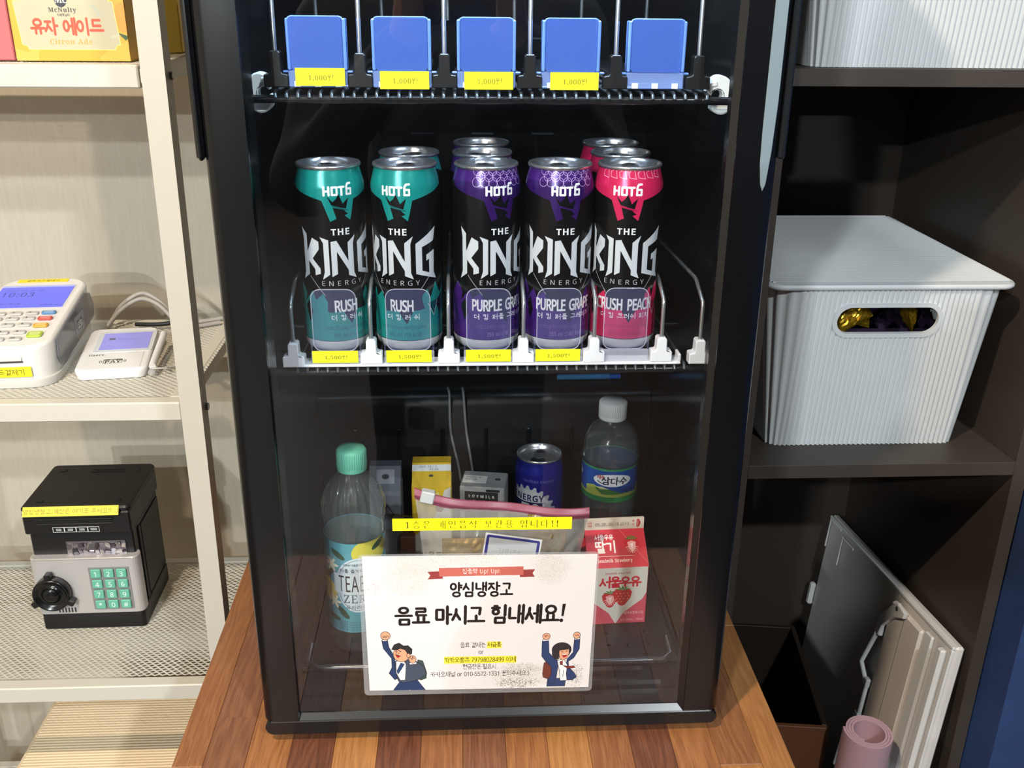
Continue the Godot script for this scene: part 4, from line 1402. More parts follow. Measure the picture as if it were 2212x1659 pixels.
func foil_mesh(w: float, h: float, d: float, seed_: int) -> ArrayMesh:
	# a crumpled pillow pack
	var n := FastNoiseLite.new()
	n.seed = seed_
	n.frequency = 1.0
	var g := G.new()
	g.flat()
	var nu := 14
	var nv := 12
	for side in [1.0, -1.0]:
		var at := func(i: int, j: int) -> Vector3:
			var u := float(i) / nu
			var v := float(j) / nv
			var e := pow(sin(PI * u), .6) * pow(sin(PI * v), .6)
			return Vector3((u - .5) * w, (v - .5) * h, side * (.0002 + e * d * .5 * (1.0 + .5 * n.get_noise_2d(u * 9.0, v * 9.0 + side * 5.0))))
		for i in nu:
			for j in nv:
				var q := [at.call(i, j), at.call(i + 1, j), at.call(i + 1, j + 1), at.call(i, j + 1)]
				if side > 0: g.quad(q[0], q[1], q[2], q[3])
				else: g.quad(q[1], q[0], q[3], q[2])
	return g.mesh()
func build_door_notices() -> void:
	# ---- laminated notice, drawn in the pixels of a 2010 x 1150 layout
	var p := pen(1640, 1150, rgb(226, 222, 220))
	p.view(92, 95, 1640 / 2000.0, 1.0)
	# stains in the paper: grains of grey-brown mould
	var mould := [rgb(208, 202, 190), rgb(200, 194, 180), rgb(214, 209, 200), rgb(190, 183, 168)]
	p.speckle(600, 150, 380, 150, 9000, mould, 1, .5, 1.8)
	p.speckle(480, 290, 260, 170, 5200, mould, 2, .5, 1.8)
	p.speckle(1050, 130, 300, 90, 5200, mould, 3, .5, 1.8)
	p.speckle(1700, 200, 200, 170, 6400, mould, 4, .5, 1.8)
	p.speckle(1500, 1130, 440, 120, 6000, [rgb(190, 186, 170), rgb(170, 164, 146), rgb(200, 196, 184)], 5, .5, 1.8)
	p.speckle(1420, 1190, 240, 60, 420, [rgb(96, 90, 78), rgb(70, 66, 58), rgb(130, 124, 108)], 6, .6, 3.2)
	p.speckle(1960, 1130, 90, 130, 500, [rgb(120, 114, 100), rgb(90, 84, 74), rgb(160, 154, 138)], 7, .6, 2.6)
	p.speckle(1450, 1060, 220, 60, 700, [rgb(150, 146, 130), rgb(120, 116, 104)], 8, .5, 2.2)
	p.speckle(180, 360, 70, 80, 40, [rgb(196, 150, 146), rgb(180, 120, 120)], 9, .8, 2.6)
	# ribbon
	p.poly([640, 226, 740, 222, 770, 270, 770, 284, 640, 288, 664, 256], rgb(150, 62, 62))
	p.poly([1430, 218, 1560, 215, 1538, 246, 1558, 277, 1430, 278], rgb(150, 62, 62))
	p.poly([737, 196, 1460, 190, 1460, 260, 740, 266], rgb(196, 104, 92))
	p.text("집중력 Up! Up!", 1096, 204, 42, rgb(240, 226, 220), {"w": .09, "align": 0, "weight": 400, "gap": .04})
	# headlines in brush letters
	var ink := rgb(24, 22, 22)
	p.text("양심냉장고", 824, 318, 118, ink, {"w": .13, "wv": .17, "fit": 545.0, "slant": .03, "stretch": .92})
	p.text("음료", 345, 520, 150, ink, {"w": .135, "wv": .175, "gap": .0, "slant": .03})
	p.text("마시고", 690, 516, 150, ink, {"w": .135, "wv": .175, "gap": -.05, "slant": .03})
	p.text("힘내세요", 1175, 512, 155, ink, {"w": .135, "wv": .175, "gap": -.02, "slant": .03})
	p.poly([1812, 508, 1842, 506, 1826, 612, 1806, 612], ink)
	p.oval(1808, 648, 17, 15, ink)
	# small print, parts of it marked in yellow
	var yel := rgb(240, 226, 70)
	p.rect(1150, 824, 132, 58, yel)
	p.rect(766, 952, 654, 62, yel)
	var o := {"w": .085, "align": 0, "weight": 400, "gap": -.04}
	p.text("음료 결제는", 1024, 828, 46, ink, {"w": .085, "align": 0, "weight": 400, "gap": -.05, "fit": 232.0})
	p.text("저금통", 1216, 828, 44, ink, {"w": .1, "align": 0, "fit": 126.0})
	p.text("or", 1096, 890, 46, ink, o)
	p.text("카카오뱅크 79798028499 이체", 1092, 958, 47, ink, {"w": .085, "align": 0, "weight": 400, "gap": -.04, "fit": 648.0})
	p.text("현금잔돈 필요시", 1088, 1020, 46, ink, {"w": .085, "align": 0, "weight": 400, "gap": -.04, "fit": 310.0})
	p.text("카카오채널 or 010-5572-1331 문의주세요:)", 1092, 1084, 47, ink, {"w": .085, "align": 0, "weight": 400, "gap": -.04, "fit": 900.0})
	figure_boy(p)
	figure_girl(p)
	var t := thing("laminated_notice", "laminated paper notice with brush lettering and two cheering students, on the fridge door", "notice", Vector3(-.0125, .1258, -.0041))
	t.rotation.z = deg_to_rad(-.35)
	part("plastic_sleeve", G.new().prism(G.rrect(-.1060, -.0757, .1043, .0742, .004, 4), .0001, .0009, 0).mesh(), glass(rgb(215, 220, 222), .16, .1), t)
	var sheet := PackedVector2Array([Vector2(-.1018, -.0705), Vector2(.1000, -.0705), Vector2(.1018, .0728), Vector2(-.1025, .0728)])
	var g := G.new()
	g.flat()
	g.quad(Vector3(-.1010, -.0703, .0011), Vector3(.1010, -.0711, .0011), Vector3(.1026, .0724, .0011), Vector3(-.1024, .0728, .0011))
	g.quad(Vector3(.1010, -.0711, .00095), Vector3(-.1010, -.0703, .00095), Vector3(-.1024, .0728, .00095), Vector3(.1026, .0724, .00095))
	part("printed_sheet", g.mesh(), printed(p.im, .35), t)
	# ---- yellow tape strip
	var q := pen(1560, 118, rgb(250, 238, 28))
	q.text("1층은 개인음식 보관용 입니다!!", 776, 24, 74, rgb(48, 40, 16), {"w": .035, "wv": .085, "align": 0, "font": "Droid Serif", "weight": 400, "fit": 1340.0})
	var tape := solo("tape_label", g_card(.1542, .01175, .0003), printed(q.im, .4), "long yellow tape label above the laminated notice", "label", Vector3(-.0100, .2290, -.0040))
	tape.rotation.z = deg_to_rad(-.4)

func outlined(p: Pen, pts: Array, fill: Color, ink := Color(.1, .1, .12), w := 4.0) -> void:
	p.poly(pts, fill)
	p.line(pts, w, ink, true)

func blob(cx: float, cy: float, rx: float, ry: float, n := 20) -> Array:
	var a := []
	for q in G.ring(cx, cy, rx, ry, n): a.append_array([q.x, q.y])
	return a

func figure_boy(p: Pen) -> void:
	var navy := rgb(38, 58, 96)
	var skin := rgb(226, 164, 128)
	var white := rgb(238, 236, 234)
	var hair := rgb(40, 42, 44)
	outlined(p, [300, 1252, 372, 1160, 520, 1150, 602, 1252, 470, 1252, 455, 1236, 440, 1252], navy)
	outlined(p, [530, 975, 575, 985, 610, 1090, 604, 1140, 560, 1156, 520, 1140], rgb(58, 78, 74))
	outlined(p, [330, 985, 400, 960, 520, 990, 590, 1040, 600, 1110, 540, 1150, 400, 1180, 355, 1165, 325, 1100], rgb(66, 76, 92))
	outlined(p, [338, 985, 400, 970, 425, 1010, 415, 1155, 370, 1155, 335, 1090], white)
	outlined(p, [222, 800, 272, 796, 282, 860, 330, 950, 325, 1020, 345, 1140, 320, 1150, 272, 1090, 300, 1040, 300, 960, 232, 870], navy)
	outlined(p, [380, 1000, 410, 1012, 380, 1060, 350, 1100, 342, 1070], rgb(40, 66, 110))
	outlined(p, [226, 794, 268, 792, 270, 806, 226, 808], white)
	outlined(p, blob(256, 760, 42, 36), skin)
	p.line([232, 760, 240, 778, 250, 760, 260, 778, 270, 758, 284, 770], 4, Color(.1, .1, .12))
	outlined(p, blob(388, 925, 72, 66), skin)
	outlined(p, [304, 880, 330, 838, 372, 824, 410, 850, 450, 848, 484, 880, 480, 920, 462, 928, 444, 918, 420, 884, 380, 872, 350, 886], hair)
	p.poly([432, 880, 468, 880, 466, 924, 440, 930], hair)
	outlined(p, blob(450, 936, 16, 20), skin)
	p.poly([336, 926, 376, 938, 366, 954, 348, 952], rgb(170, 40, 40))
	p.line([334, 924, 380, 940], 5, Color(.1, .1, .12))
	p.line([338, 896, 352, 898], 6, Color(.1, .1, .12))
	p.line([364, 888, 384, 900], 6, Color(.1, .1, .12))
	p.oval(344, 910, 4, 5, Color(.1, .1, .12), 8)
	p.oval(366, 914, 4, 5, Color(.1, .1, .12), 8)
	outlined(p, [452, 1000, 516, 992, 522, 1012, 460, 1018], white)
	outlined(p, blob(484, 970, 32, 34), skin)
	p.line([462, 950, 480, 972, 484, 944, 500, 966], 4, Color(.1, .1, .12))

func figure_girl(p: Pen) -> void:
	var navy := rgb(42, 62, 104)
	var skin := rgb(226, 164, 128)
	var white := rgb(238, 236, 234)
	var hair := rgb(44, 44, 46)
	var k := Color(.1, .1, .12)
	outlined(p, [1706, 1232, 1712, 1160, 1880, 1160, 1872, 1232], navy)
	outlined(p, [1672, 1020, 1700, 1006, 1738, 1060, 1744, 1130, 1712, 1164, 1672, 1150, 1662, 1120], rgb(110, 56, 44))
	outlined(p, [1646, 830, 1704, 824, 1714, 930, 1756, 975, 1800, 1000, 1800, 1060, 1790, 1150, 1770, 1216, 1706, 1200, 1740, 1130, 1740, 1060, 1680, 1000, 1648, 960], navy)
	outlined(p, [1936, 820, 1986, 816, 1986, 900, 1940, 980, 1892, 1010, 1900, 1060, 1950, 1110, 1976, 1150, 1940, 1178, 1890, 1176, 1870, 1100, 1880, 990, 1930, 930], navy)
	outlined(p, [1790, 1000, 1850, 990, 1886, 1040, 1880, 1120, 1890, 1180, 1826, 1182, 1818, 1100], white)
	outlined(p, blob(1826, 905, 88, 64), hair)
	p.poly([1738, 900, 1760, 880, 1800, 890, 1806, 990, 1760, 986, 1740, 950], hair)
	p.poly([1880, 880, 1910, 900, 1900, 950, 1886, 960], hair)
	outlined(p, [1806, 906, 1892, 896, 1896, 940, 1880, 980, 1840, 1000, 1812, 980, 1804, 940], skin)
	p.poly([1800, 880, 1900, 872, 1894, 902, 1806, 912], hair)
	p.poly([1826, 944, 1884, 940, 1872, 970, 1844, 974], rgb(170, 40, 40))
	p.poly([1830, 944, 1880, 941, 1876, 950, 1836, 952], white)
	p.line([1822, 920, 1842, 926], 5, k)
	p.line([1864, 922, 1880, 914], 5, k)
	outlined(p, [1816, 1010, 1840, 1006, 1842, 1040, 1820, 1036], rgb(140, 50, 44))
	outlined(p, [1846, 1046, 1900, 1054, 1944, 1050, 1958, 1066, 1890, 1072], rgb(140, 50, 44))
	outlined(p, [1650, 812, 1704, 808, 1704, 824, 1648, 828], white)
	outlined(p, [1936, 804, 1986, 800, 1986, 816, 1934, 820], white)
	outlined(p, blob(1682, 786, 34, 28), skin)
	outlined(p, blob(1956, 780, 32, 28), skin)
	p.line([1664, 776, 1676, 790, 1684, 774, 1698, 788], 4, k)
	p.line([1938, 776, 1952, 784, 1964, 774, 1976, 786], 4, k)
	p.line([1852, 1090, 1850, 1150], 4, k)
func mesh_deck(x0: float, x1: float, z0: float, z1: float) -> ArrayMesh:
	# expanded metal: wavy strands that meet their neighbours
	var g := G.new()
	g.flat()
	var rows := int((z1 - z0) / .0042)
	var step := .0048
	var n := int((x1 - x0) / step)
	var w := .00075
	for r in rows + 1:
		var z := z0 + r * .0042
		for i in n:
			var s := 1.0 if (i + r) % 2 == 0 else -1.0
			var a := Vector3(x0 + i * step, .0004 * s, z + s * .0019)
			var b := Vector3(x0 + (i + 1) * step, -.0004 * s, z - s * .0019)
			var o := Vector3(0, 0, w)
			var d := Vector3(0, -.0011, 0)
			g.quad(a + o, b + o, b - o, a - o)
			g.quad(a + o + d, b + o + d, b + o, a + o)
			g.quad(b - o + d, a - o + d, a - o, b - o)
	return g.mesh()

func build_rack() -> void:
	var ivory := mat(rgb(206, 201, 188), .42)
	var t := thing("metal_rack", "white painted metal rack with mesh shelves beside the fridge", "rack", Vector3(-.60, -.75, -.45))
	var base := Vector3(-.60, -.75, -.45)
	var x1 := -.3185
	var x0 := -.875
	var levels := [.5832, .2225, -.166, -.556]
	# angle posts, leaning a hair like the rack does
	for px in [[x1, 1.0], [x0, -1.0]]:
		for pz in [[-.292, 1.0], [-.600, -1.0]]:
			var g := G.new()
			g.xf = Transform3D(Basis(), -base)
			var x: float = px[0]
			var s: float = px[1]
			var z: float = pz[0]
			var f: float = pz[1]
			for q in [[Vector3(x - s * .0235, 0, z - f * .0022), Vector3(x, 0, z)], [Vector3(x - s * .0022, 0, z - f * .024), Vector3(x, 0, z - f * .0022)]]:
				var a: Vector3 = q[0]
				var b: Vector3 = q[1]
				var lo := Vector3(minf(a.x, b.x), 0, minf(a.z, b.z))
				var hi := Vector3(maxf(a.x, b.x), 0, maxf(a.z, b.z))
				var pts := []
				for yy in [-.75, 1.0]:
					var sh: float = (yy - .25) * .0085
					for c in [[lo.x, lo.z], [hi.x, lo.z], [hi.x, hi.z], [lo.x, hi.z]]: pts.append(Vector3(c[0] + sh, yy, c[1]))
				var mid := Vector3((lo.x + hi.x) / 2, .1, (lo.z + hi.z) / 2)
				g.flat()
				for k in 4: g.out(mid, [pts[k], pts[(k + 1) % 4], pts[4 + (k + 1) % 4], pts[4 + k]])
				g.out(mid, [pts[0], pts[1], pts[2], pts[3]])
				g.out(mid, [pts[4], pts[5], pts[6], pts[7]])
			part("post", g.mesh(), ivory, t)
	var deck := mesh_deck(-.267, .2615, -.128, .136)
	for li in levels.size():
		var y: float = levels[li]
		var s := Node3D.new()
		s.name = "shelf"
		t.add_child(s, true)
		s.position = Vector3(0, y, 0) - base + Vector3(base.x, 0, base.z)
		var xl := x0 + .004 - base.x
		var xr := x1 - .0245 - base.x
		var zf := -.2950 - base.z
		var zr := -.597 - base.z
		part("front_bar", g_span(Vector3(xl, -.0225, zf - .018), Vector3(xr, 0, zf), .0015), ivory, s)
		part("rear_bar", g_span(Vector3(xl, -.0225, zr), Vector3(xr, 0, zr + .014), .0012), ivory, s)
		part("side_bar", g_span(Vector3(xr - .016, -.0225, zr + .0142), Vector3(xr, 0, zf - .0182), .0012), ivory, s)
		part("side_bar", g_span(Vector3(xl, -.0225, zr + .0142), Vector3(xl + .016, 0, zf - .0182), .0012), ivory, s)
		var d := part("mesh_deck", deck, ivory, s, Vector3(0, -.0006, 0))
		d.set_meta("kind", "stuff")
		# side ties reaching the posts, with the bolt heads
		for zz in [zf - .010, zr + .010]:
			part("tie", g_span(Vector3(xr + .0002, -.018, zz - .006), Vector3(xr + .0210, -.004, zz + .006), .0008), ivory, s)
			part("bolt", G.new().tube([Vector3(xr + .0246 + (y - .25) * .0085, -.011, zz - .004), Vector3(xr + .0276 + (y - .25) * .0085, -.011, zz - .004)], .0042, 10).mesh(), mat(rgb(120, 122, 124), .3, .9), s)

func label_print(txt: String, w: int, h: int, ink := Color(.24, .2, .05), thick := .085, size := .56) -> StandardMaterial3D:
	var p := pen(w, h, rgb(240, 216, 40))
	p.text(txt, w / 2.0, h * (1.0 - size) / 2.0, h * size, ink, {"w": thick, "align": 0, "weight": 400, "gap": .06})
	return printed(p.im, .45)

func build_rack_goods() -> void:
	# ---- tea boxes on the upper shelf
	var yt := .5834
	var p := pen(860, 900, rgb(204, 164, 44))
	p.view(0, 0, 860 / 114.0, 900 / 120.0)
	p.poly([0, 108, 12, 112, 24, 106, 22, 120, 0, 120], rgb(236, 176, 74))
	p.poly([84, 116, 96, 108, 114, 100, 114, 120, 84, 120], rgb(240, 176, 64))
	p.oval(112, 78, 10, 14, rgb(236, 150, 52))
	p.poly([104, 92, 116, 96, 112, 100], rgb(52, 80, 40))
	var frame := [12, 60, 70, 58, 98, 58, 99, 62, 103, 63, 106, 104, 102, 105, 100, 109, 14, 109, 13, 106, 8, 104, 5, 63, 11, 62]
	p.poly(frame, rgb(186, 178, 148))
	p.line(frame, .7, rgb(240, 226, 130), true)
	p.oval(52, 61, 6.2, 7.4, rgb(34, 34, 44))
	p.text("Mc", 52, 57, 8, rgb(230, 226, 210), {"weight": 700, "font": "Droid Serif", "align": 0, "gap": -.05})
	p.text("McNulty", 52.5, 68, 5.4, rgb(52, 44, 40), {"weight": 700, "font": "Droid Serif", "align": 0})
	p.text("카페맥널티", 53, 74.4, 2.6, rgb(70, 60, 50), {"w": .13, "align": 0, "gap": .0})
	p.text("유자 에이드", 55, 79, 15.5, rgb(202, 76, 44), {"w": .17, "align": 0, "gap": -.02, "stretch": .88})
	p.text("Citron Ade", 57, 98, 6.4, rgb(190, 150, 60), {"weight": 700, "font": "Droid Serif", "align": 0})
	p.poly([78, 66, 86, 67, 90, 75, 94, 77, 86, 76, 83, 69], rgb(176, 178, 160))
	p.poly([96, 96, 106, 93, 106, 97, 98, 98], rgb(190, 190, 160))
	var t := thing("citron_tea_box", "yellow citron drink box with a cream panel on the upper rack shelf", "box", Vector3(-.4155, yt, -.330), deg_to_rad(1.5))
	part("carton", g_span(Vector3(-.0560, .0006, -.095), Vector3(.0560, .1190, -.0004), .0012), mat(rgb(226, 176, 52), .5), t)
	part("front_print", g_card(.1115, .1175, .0002), printed(p.im, .4), t, Vector3(0, .0597, 0))
	var b := solo("drink_mix_box", g_span(Vector3(-.075, .0006, -.09), Vector3(.0, .125, 0), .001), mat(rgb(186, 100, 102), .5), "pink box at the edge beside the citron drink box", "box", Vector3(-.4745, yt, -.332))
	part("side_print", g_span(Vector3(.0002, .002, -.088), Vector3(.0008, .122, -.002)), mat(rgb(120, 64, 44), .5), b)
	# dispenser card on the far end of the upper shelf
	p = pen(300, 420, rgb(214, 200, 96))
	p.view(0, 0, 5, 5)
	p.rect(4, 10, 40, 50, rgb(222, 214, 190))
	p.text("유자", 8, 4, 16, rgb(150, 92, 50), {"w": .16})
	p.poly([30, 62, 36, 52, 40, 62], rgb(56, 84, 44))
	var c := thing("citron_tea_box", "yellow box seen between the rack post and the fridge", "box", Vector3(-.392, yt, -.480), deg_to_rad(4))
	part("carton", g_span(Vector3(-.045, .0006, -.09), Vector3(.045, .12, -.0004), .0012), mat(rgb(206, 172, 52), .5), c)
	part("front_print", g_card(.088, .117, .0002), printed(p.im, .45), c, Vector3(0, .0597, 0))
	build_terminal()
	build_sign_pad()
	build_money_box()

# a sloped slab: outline in x, z (front at z = 0), top from h0 at the front, rising by slope
func slab(outline: PackedVector2Array, h0: float, slope: float, foot := 0.0, bevel := .004) -> ArrayMesh:
	var g := G.new()
	var p := outline
	if Geometry2D.is_polygon_clockwise(p):
		p = p.duplicate()
		p.reverse()
	var inner := G.inset(p, bevel)
	var top := func(q: Vector2, drop: float) -> Vector3:
		return Vector3(q.x, h0 + slope * q.y - drop, -q.y)
	var n := p.size()
	var mid := G.inset(p, bevel * .3)
	g.smooth()
	for i in n:
		var j := (i + 1) % n
		var lo := G.inset(p, foot)
		g.quad(Vector3(lo[i].x, 0, -lo[i].y), Vector3(lo[j].x, 0, -lo[j].y), top.call(p[j], bevel), top.call(p[i], bevel))
		g.quad(top.call(p[i], bevel), top.call(p[j], bevel), top.call(mid[j], bevel * .3), top.call(mid[i], bevel * .3))
		g.quad(top.call(mid[i], bevel * .3), top.call(mid[j], bevel * .3), top.call(inner[j], 0), top.call(inner[i], 0))
	g.flat()
	var ids := Geometry2D.triangulate_polygon(inner)
	for k in range(0, ids.size(), 3):
		var a := inner[ids[k]]
		var b := inner[ids[k + 1]]
		var c := inner[ids[k + 2]]
		if (b - a).cross(c - a) < 0.0:
			var s := b
			b = c
			c = s
		g.tri(top.call(a, 0), top.call(b, 0), top.call(c, 0))
		g.tri(Vector3(a.x, 0, -a.y), Vector3(c.x, 0, -c.y), Vector3(b.x, 0, -b.y))
	return g.mesh()

func on_slope(x: float, d: float, h0: float, slope: float, lift := 0.0) -> Transform3D:
	# a frame lying on the sloped top: x right, y up the slope, z out of it
	var a := atan(slope)
	var up := Vector3(0, sin(a), -cos(a))
	var out := Vector3(0, cos(a), sin(a))
	return Transform3D(Basis(Vector3.RIGHT, up, out), Vector3(x, h0 + slope * d, -d) + out * lift)

func build_terminal() -> void:
	var white := mat(rgb(226, 224, 220), .38)
	var t := thing("card_terminal", "white card payment terminal with keypad and blue screen", "card reader", Vector3(-.499, .2227, -.346), deg_to_rad(5))
	var h0 := .050
	var sl := .13
	part("body", slab(G.rrect(-.105, 0, 0, .200, .026, 9), h0, sl, .003, .004), white, t)
	part("foot_band", slab(G.rrect(-.1054, -.0004, .0004, .199, .026, 9), .010, 0.0, .001, .001), mat(rgb(206, 204, 198), .45), t)
	# screen
	var p := pen(560, 420, rgb(92, 98, 216))
	p.rect(0, 0, 560, 30, rgb(150, 156, 214))
	p.text("10:03", 30, 120, 100, rgb(52, 54, 140), {"weight": 400, "stretch": .85, "font": "Droid Sans"})
	p.text("2025-09-26 FRI", 60, 80, 34, rgb(66, 68, 160), {"weight": 400})
	p.text("통신 대기중", 60, 330, 30, rgb(58, 60, 150), {"w": .1})
	p.text("NETWORK READY", 380, 360, 30, rgb(58, 60, 150), {"weight": 400, "stretch": .6})
	var sm := printed(p.im, .2)
	sm.emission_enabled = true
	sm.emission_texture = sm.albedo_texture
	sm.emission_energy_multiplier = .55
	var scr := part("screen", g_card(.088, .068, .0004), sm, t, Vector3.ZERO, "lit blue screen")
	scr.transform = on_slope(-.0560, .1405, h0, sl, .0002)
	var fr := part("screen_panel", G.new().prism(G.rrect(-.047, -.0375, .047, .0375, .006, 4), -.0010, .0001, 0).mesh(), mat(rgb(214, 212, 208), .35), t)
	fr.transform = on_slope(-.0560, .1405, h0, sl, .0)
	# keys
	var key_m := G.new().prism(G.rrect(-.0075, -.0042, .0075, .0042, .0028, 4), 0, .0026, .0009).mesh()
	var nums := [["", "", ""], ["1", "2", "3"], ["4", "5", "6"], ["7", "8", "9"], ["0", "00", "00"]]
	var legend := {}
	var rows := [.0885, .0740, .0565, .0365, .0190]
	var cols := [-.0790, -.0603, -.0415]
	for r in 5:
		for c in 3:
			var txt: String = [["F1", "F2", "F3"], ["1", "2", "3"], ["4", "5", "6"], ["7", "8", "9"], ["*", "0", "00"]][r][c]
			var k := part("key", key_m, mat(rgb(188, 186, 182), .3), t)
			k.transform = on_slope(cols[c], rows[r], h0, sl, .0002)
			var l := TextMesh.new()
			l.text = txt
			var f := SystemFont.new()
			f.font_names = PackedStringArray(["Droid Sans"])
			l.font = f
			l.font_size = 24
			l.pixel_size = .00021 if r else .00012
			l.depth = .0002
			part("digit", l, mat(rgb(60, 58, 60), .5), k, Vector3(-.002, 0, .0027))
	var hues := [[.0890, rgb(84, 132, 178), .0040], [.0727, rgb(196, 74, 66), .0044], [.0534, rgb(214, 160, 52), .0048], [.0290, rgb(172, 196, 62), .0068]]
	for q in hues:
		var k := part("key", G.new().prism(G.rrect(-.0085, -q[2], .0085, q[2], .003, 4), 0, .0028, .0009).mesh(), mat(q[1], .3), t)
		k.transform = on_slope(-.0222, q[0], h0, sl, .0002)
		part("key_face", G.new().prism(G.rrect(-.0058, -q[2] * .62, .0064, q[2] * .62, .002, 4), .0028, .0030, 0).mesh(), mat((q[1] as Color).lightened(.35), .35), k)
	# card slot and labels
	part("card_slot", g_span(Vector3(-.085, .0312, .0001), Vector3(-.030, .0330, .0006), .0002), mat(rgb(58, 44, 48), .5), t)
	part("slot_lip", g_span(Vector3(-.085, .0332, .0001), Vector3(-.031, .0385, .0012), .0006), mat(rgb(220, 218, 212), .4), t)
	part("front_label", g_card(.066, .0125, .0003), label_print("셀프카드결제기", 660, 125), t, Vector3(-.0555, .0200, .0003), "yellow strip label")
	var tl := part("top_label", g_card(.062, .0098, .0003), label_print("셀프카드결제기", 620, 98), t, Vector3.ZERO, "yellow strip label")
	tl.transform = on_slope(-.0560, .1905, h0, sl, .0003)
	# smoky contactless panel on the side
	var sp := G.new()
	sp.xf = xplane(.0003)
	sp.prism(PackedVector2Array([Vector2(.026, .049), Vector2(.060, .0560), Vector2(.155, .0675), Vector2(.176, .062), Vector2(.186, .044), Vector2(.182, .029), Vector2(.044, .0152), Vector2(.030, .018), Vector2(.024, .028)]), 0, .0030, .0008)
	var sm2 := glass(rgb(120, 122, 130), .62, .15)
	var side := part("side_panel", sp.mesh(), sm2, t, Vector3.ZERO, "smoky grey side panel")
	var pay := pen(300, 180, rgb(150, 152, 158))
	pay_mark(pay, 150, 92, 1.35)
	var pm := part("pay_mark", g_card(.040, .024, .0002), printed(pay.im, .4), side, Vector3(.0034, .040, -.115))
	pm.rotation = Vector3(0, PI / 2, 0)
	# cables behind
	for k in 2:
		var z := -.50 - k * .015
		solo("cable", G.new().tube(curve([Vector3(-.505, .2295, -.548 - k * .012), Vector3(-.488, .248 + k * .004, -.560), Vector3(-.462, .262 + k * .004, -.566), Vector3(-.437, .255, -.560), Vector3(-.418, .236, -.555), Vector3(-.405, .2262, -.548 - k * .01), Vector3(-.36, .2262, -.57 - k * .006)]), .0030, 8).mesh(), mat(rgb(168, 164, 158), .5), ["upper grey cable arching between the terminal and the signature pad", "lower grey cable arching between the terminal and the signature pad"][k], "cable", Vector3(0, .0012 * k, -k * .009))

func pay_mark(p: Pen, cx: float, cy: float, s: float) -> void:
	var ink := rgb(40, 40, 44)
	p.rrect(cx - 62 * s, cy - 34 * s, 124 * s, 68 * s, 12 * s, ink)
	p.rrect(cx - 58 * s, cy - 18 * s, 116 * s, 48 * s, 9 * s, rgb(224, 224, 222))
	p.text("PAY", cx, cy - 20 * s, 50 * s, ink, {"weight": 700, "align": 0, "gap": .02, "stretch": 1.05})
	p.text("BEST", cx, cy - 33 * s, 14 * s, rgb(224, 224, 222), {"weight": 700, "align": 0})
	for q in [-1.0, 1.0]:
		for r in 2:
			var a := []
			for i in 7:
				var th := deg_to_rad(-42 + i * 14)
				a.append(Vector2(cx + q * (62 + cos(th) * (14 + r * 12) - 2) * s, cy + sin(th) * (16 + r * 12) * s))
			p.stroke(a, 4.5 * s, ink)

func build_sign_pad() -> void:
	var white := mat(rgb(226, 226, 226), .36)
	var t := thing("signature_pad", "small white signature pad with a stylus and lilac screen", "signature pad", Vector3(-.4014, .2227, -.3735), deg_to_rad(8))
	var h0 := .012
	var sl := .10
	part("body", slab(G.rrect(-.0830, 0, 0, .122, .012, 6), h0, sl, .002, .003), white, t)
	var p := pen(560, 460, rgb(134, 132, 206))
	p.rect(74, 140, 74, 52, rgb(86, 84, 110))
	p.text("KICC", 172, 138, 30, rgb(88, 86, 160), {"weight": 400})
	p.text("Payment Service", 172, 172, 30, rgb(88, 86, 160), {"weight": 400, "stretch": .9})
	var sm := printed(p.im, .25)
	sm.emission_enabled = true
	sm.emission_texture = sm.albedo_texture
	sm.emission_energy_multiplier = .4
	var f := part("screen_frame", G.new().prism(G.rrect(-.0345, -.0300, .0345, .0300, .003, 3), -.0012, .0004, 0).mesh(), mat(rgb(206, 210, 214), .3), t)
	f.transform = on_slope(-.0350, .0790, h0, sl, .0002)
	var s := part("screen", g_card(.0575, .0480, .0003), sm, t, Vector3.ZERO, "lit lilac screen")
	s.transform = on_slope(-.0345, .0790, h0, sl, .0008)
	var q := pen(660, 420, rgb(224, 224, 224))
	q.text("tiserv.", 20, 10, 66, rgb(40, 44, 56), {"weight": 700, "slant": .2, "stretch": .8})
	q.text("SP-W17", 480, 14, 30, rgb(170, 168, 172), {"weight": 400})
	pay_mark(q, 330, 240, 1.75)
	var l := part("face_print", g_card(.066, .042, .0002), printed(q.im, .36), t)
	l.transform = on_slope(-.0415, .0255, h0, sl, .0002)
	# stylus in its holder at the side
	part("stylus_holder", g_span(Vector3(.0012, .002, -.012), Vector3(.0095, .010, .004), .0025), glass(rgb(230, 232, 235), .35, .1), t)
	var st := part("stylus", G.new().tube([Vector3(.0062, .012, -.004), Vector3(.0062, .013, -.008), Vector3(.0085, .0215, -.090), Vector3(.0085, .0220, -.095)], .0042, 10).mesh(), white, t, Vector3.ZERO, "white stylus")
	part("stylus_cord", G.new().tube([Vector3(.007, .010, -.002), Vector3(.020, .009, -.004), Vector3(.026, .0022, -.012), Vector3(.018, .002, -.022), Vector3(.030, .002, -.030)], .0011, 6).mesh(), mat(rgb(210, 208, 204), .5), t)
	var blk := solo("cable", G.new().tube(curve([Vector3(-.470, .2285, -.556), Vector3(-.430, .2300, -.552), Vector3(-.395, .236, -.560), Vector3(-.402, .238, -.566), Vector3(-.399, .240, -.570)]), .0030, 8).mesh(), mat(rgb(24, 24, 26), .5), "black cable behind the signature pad", "cable", Vector3(.0, .0006, .0))

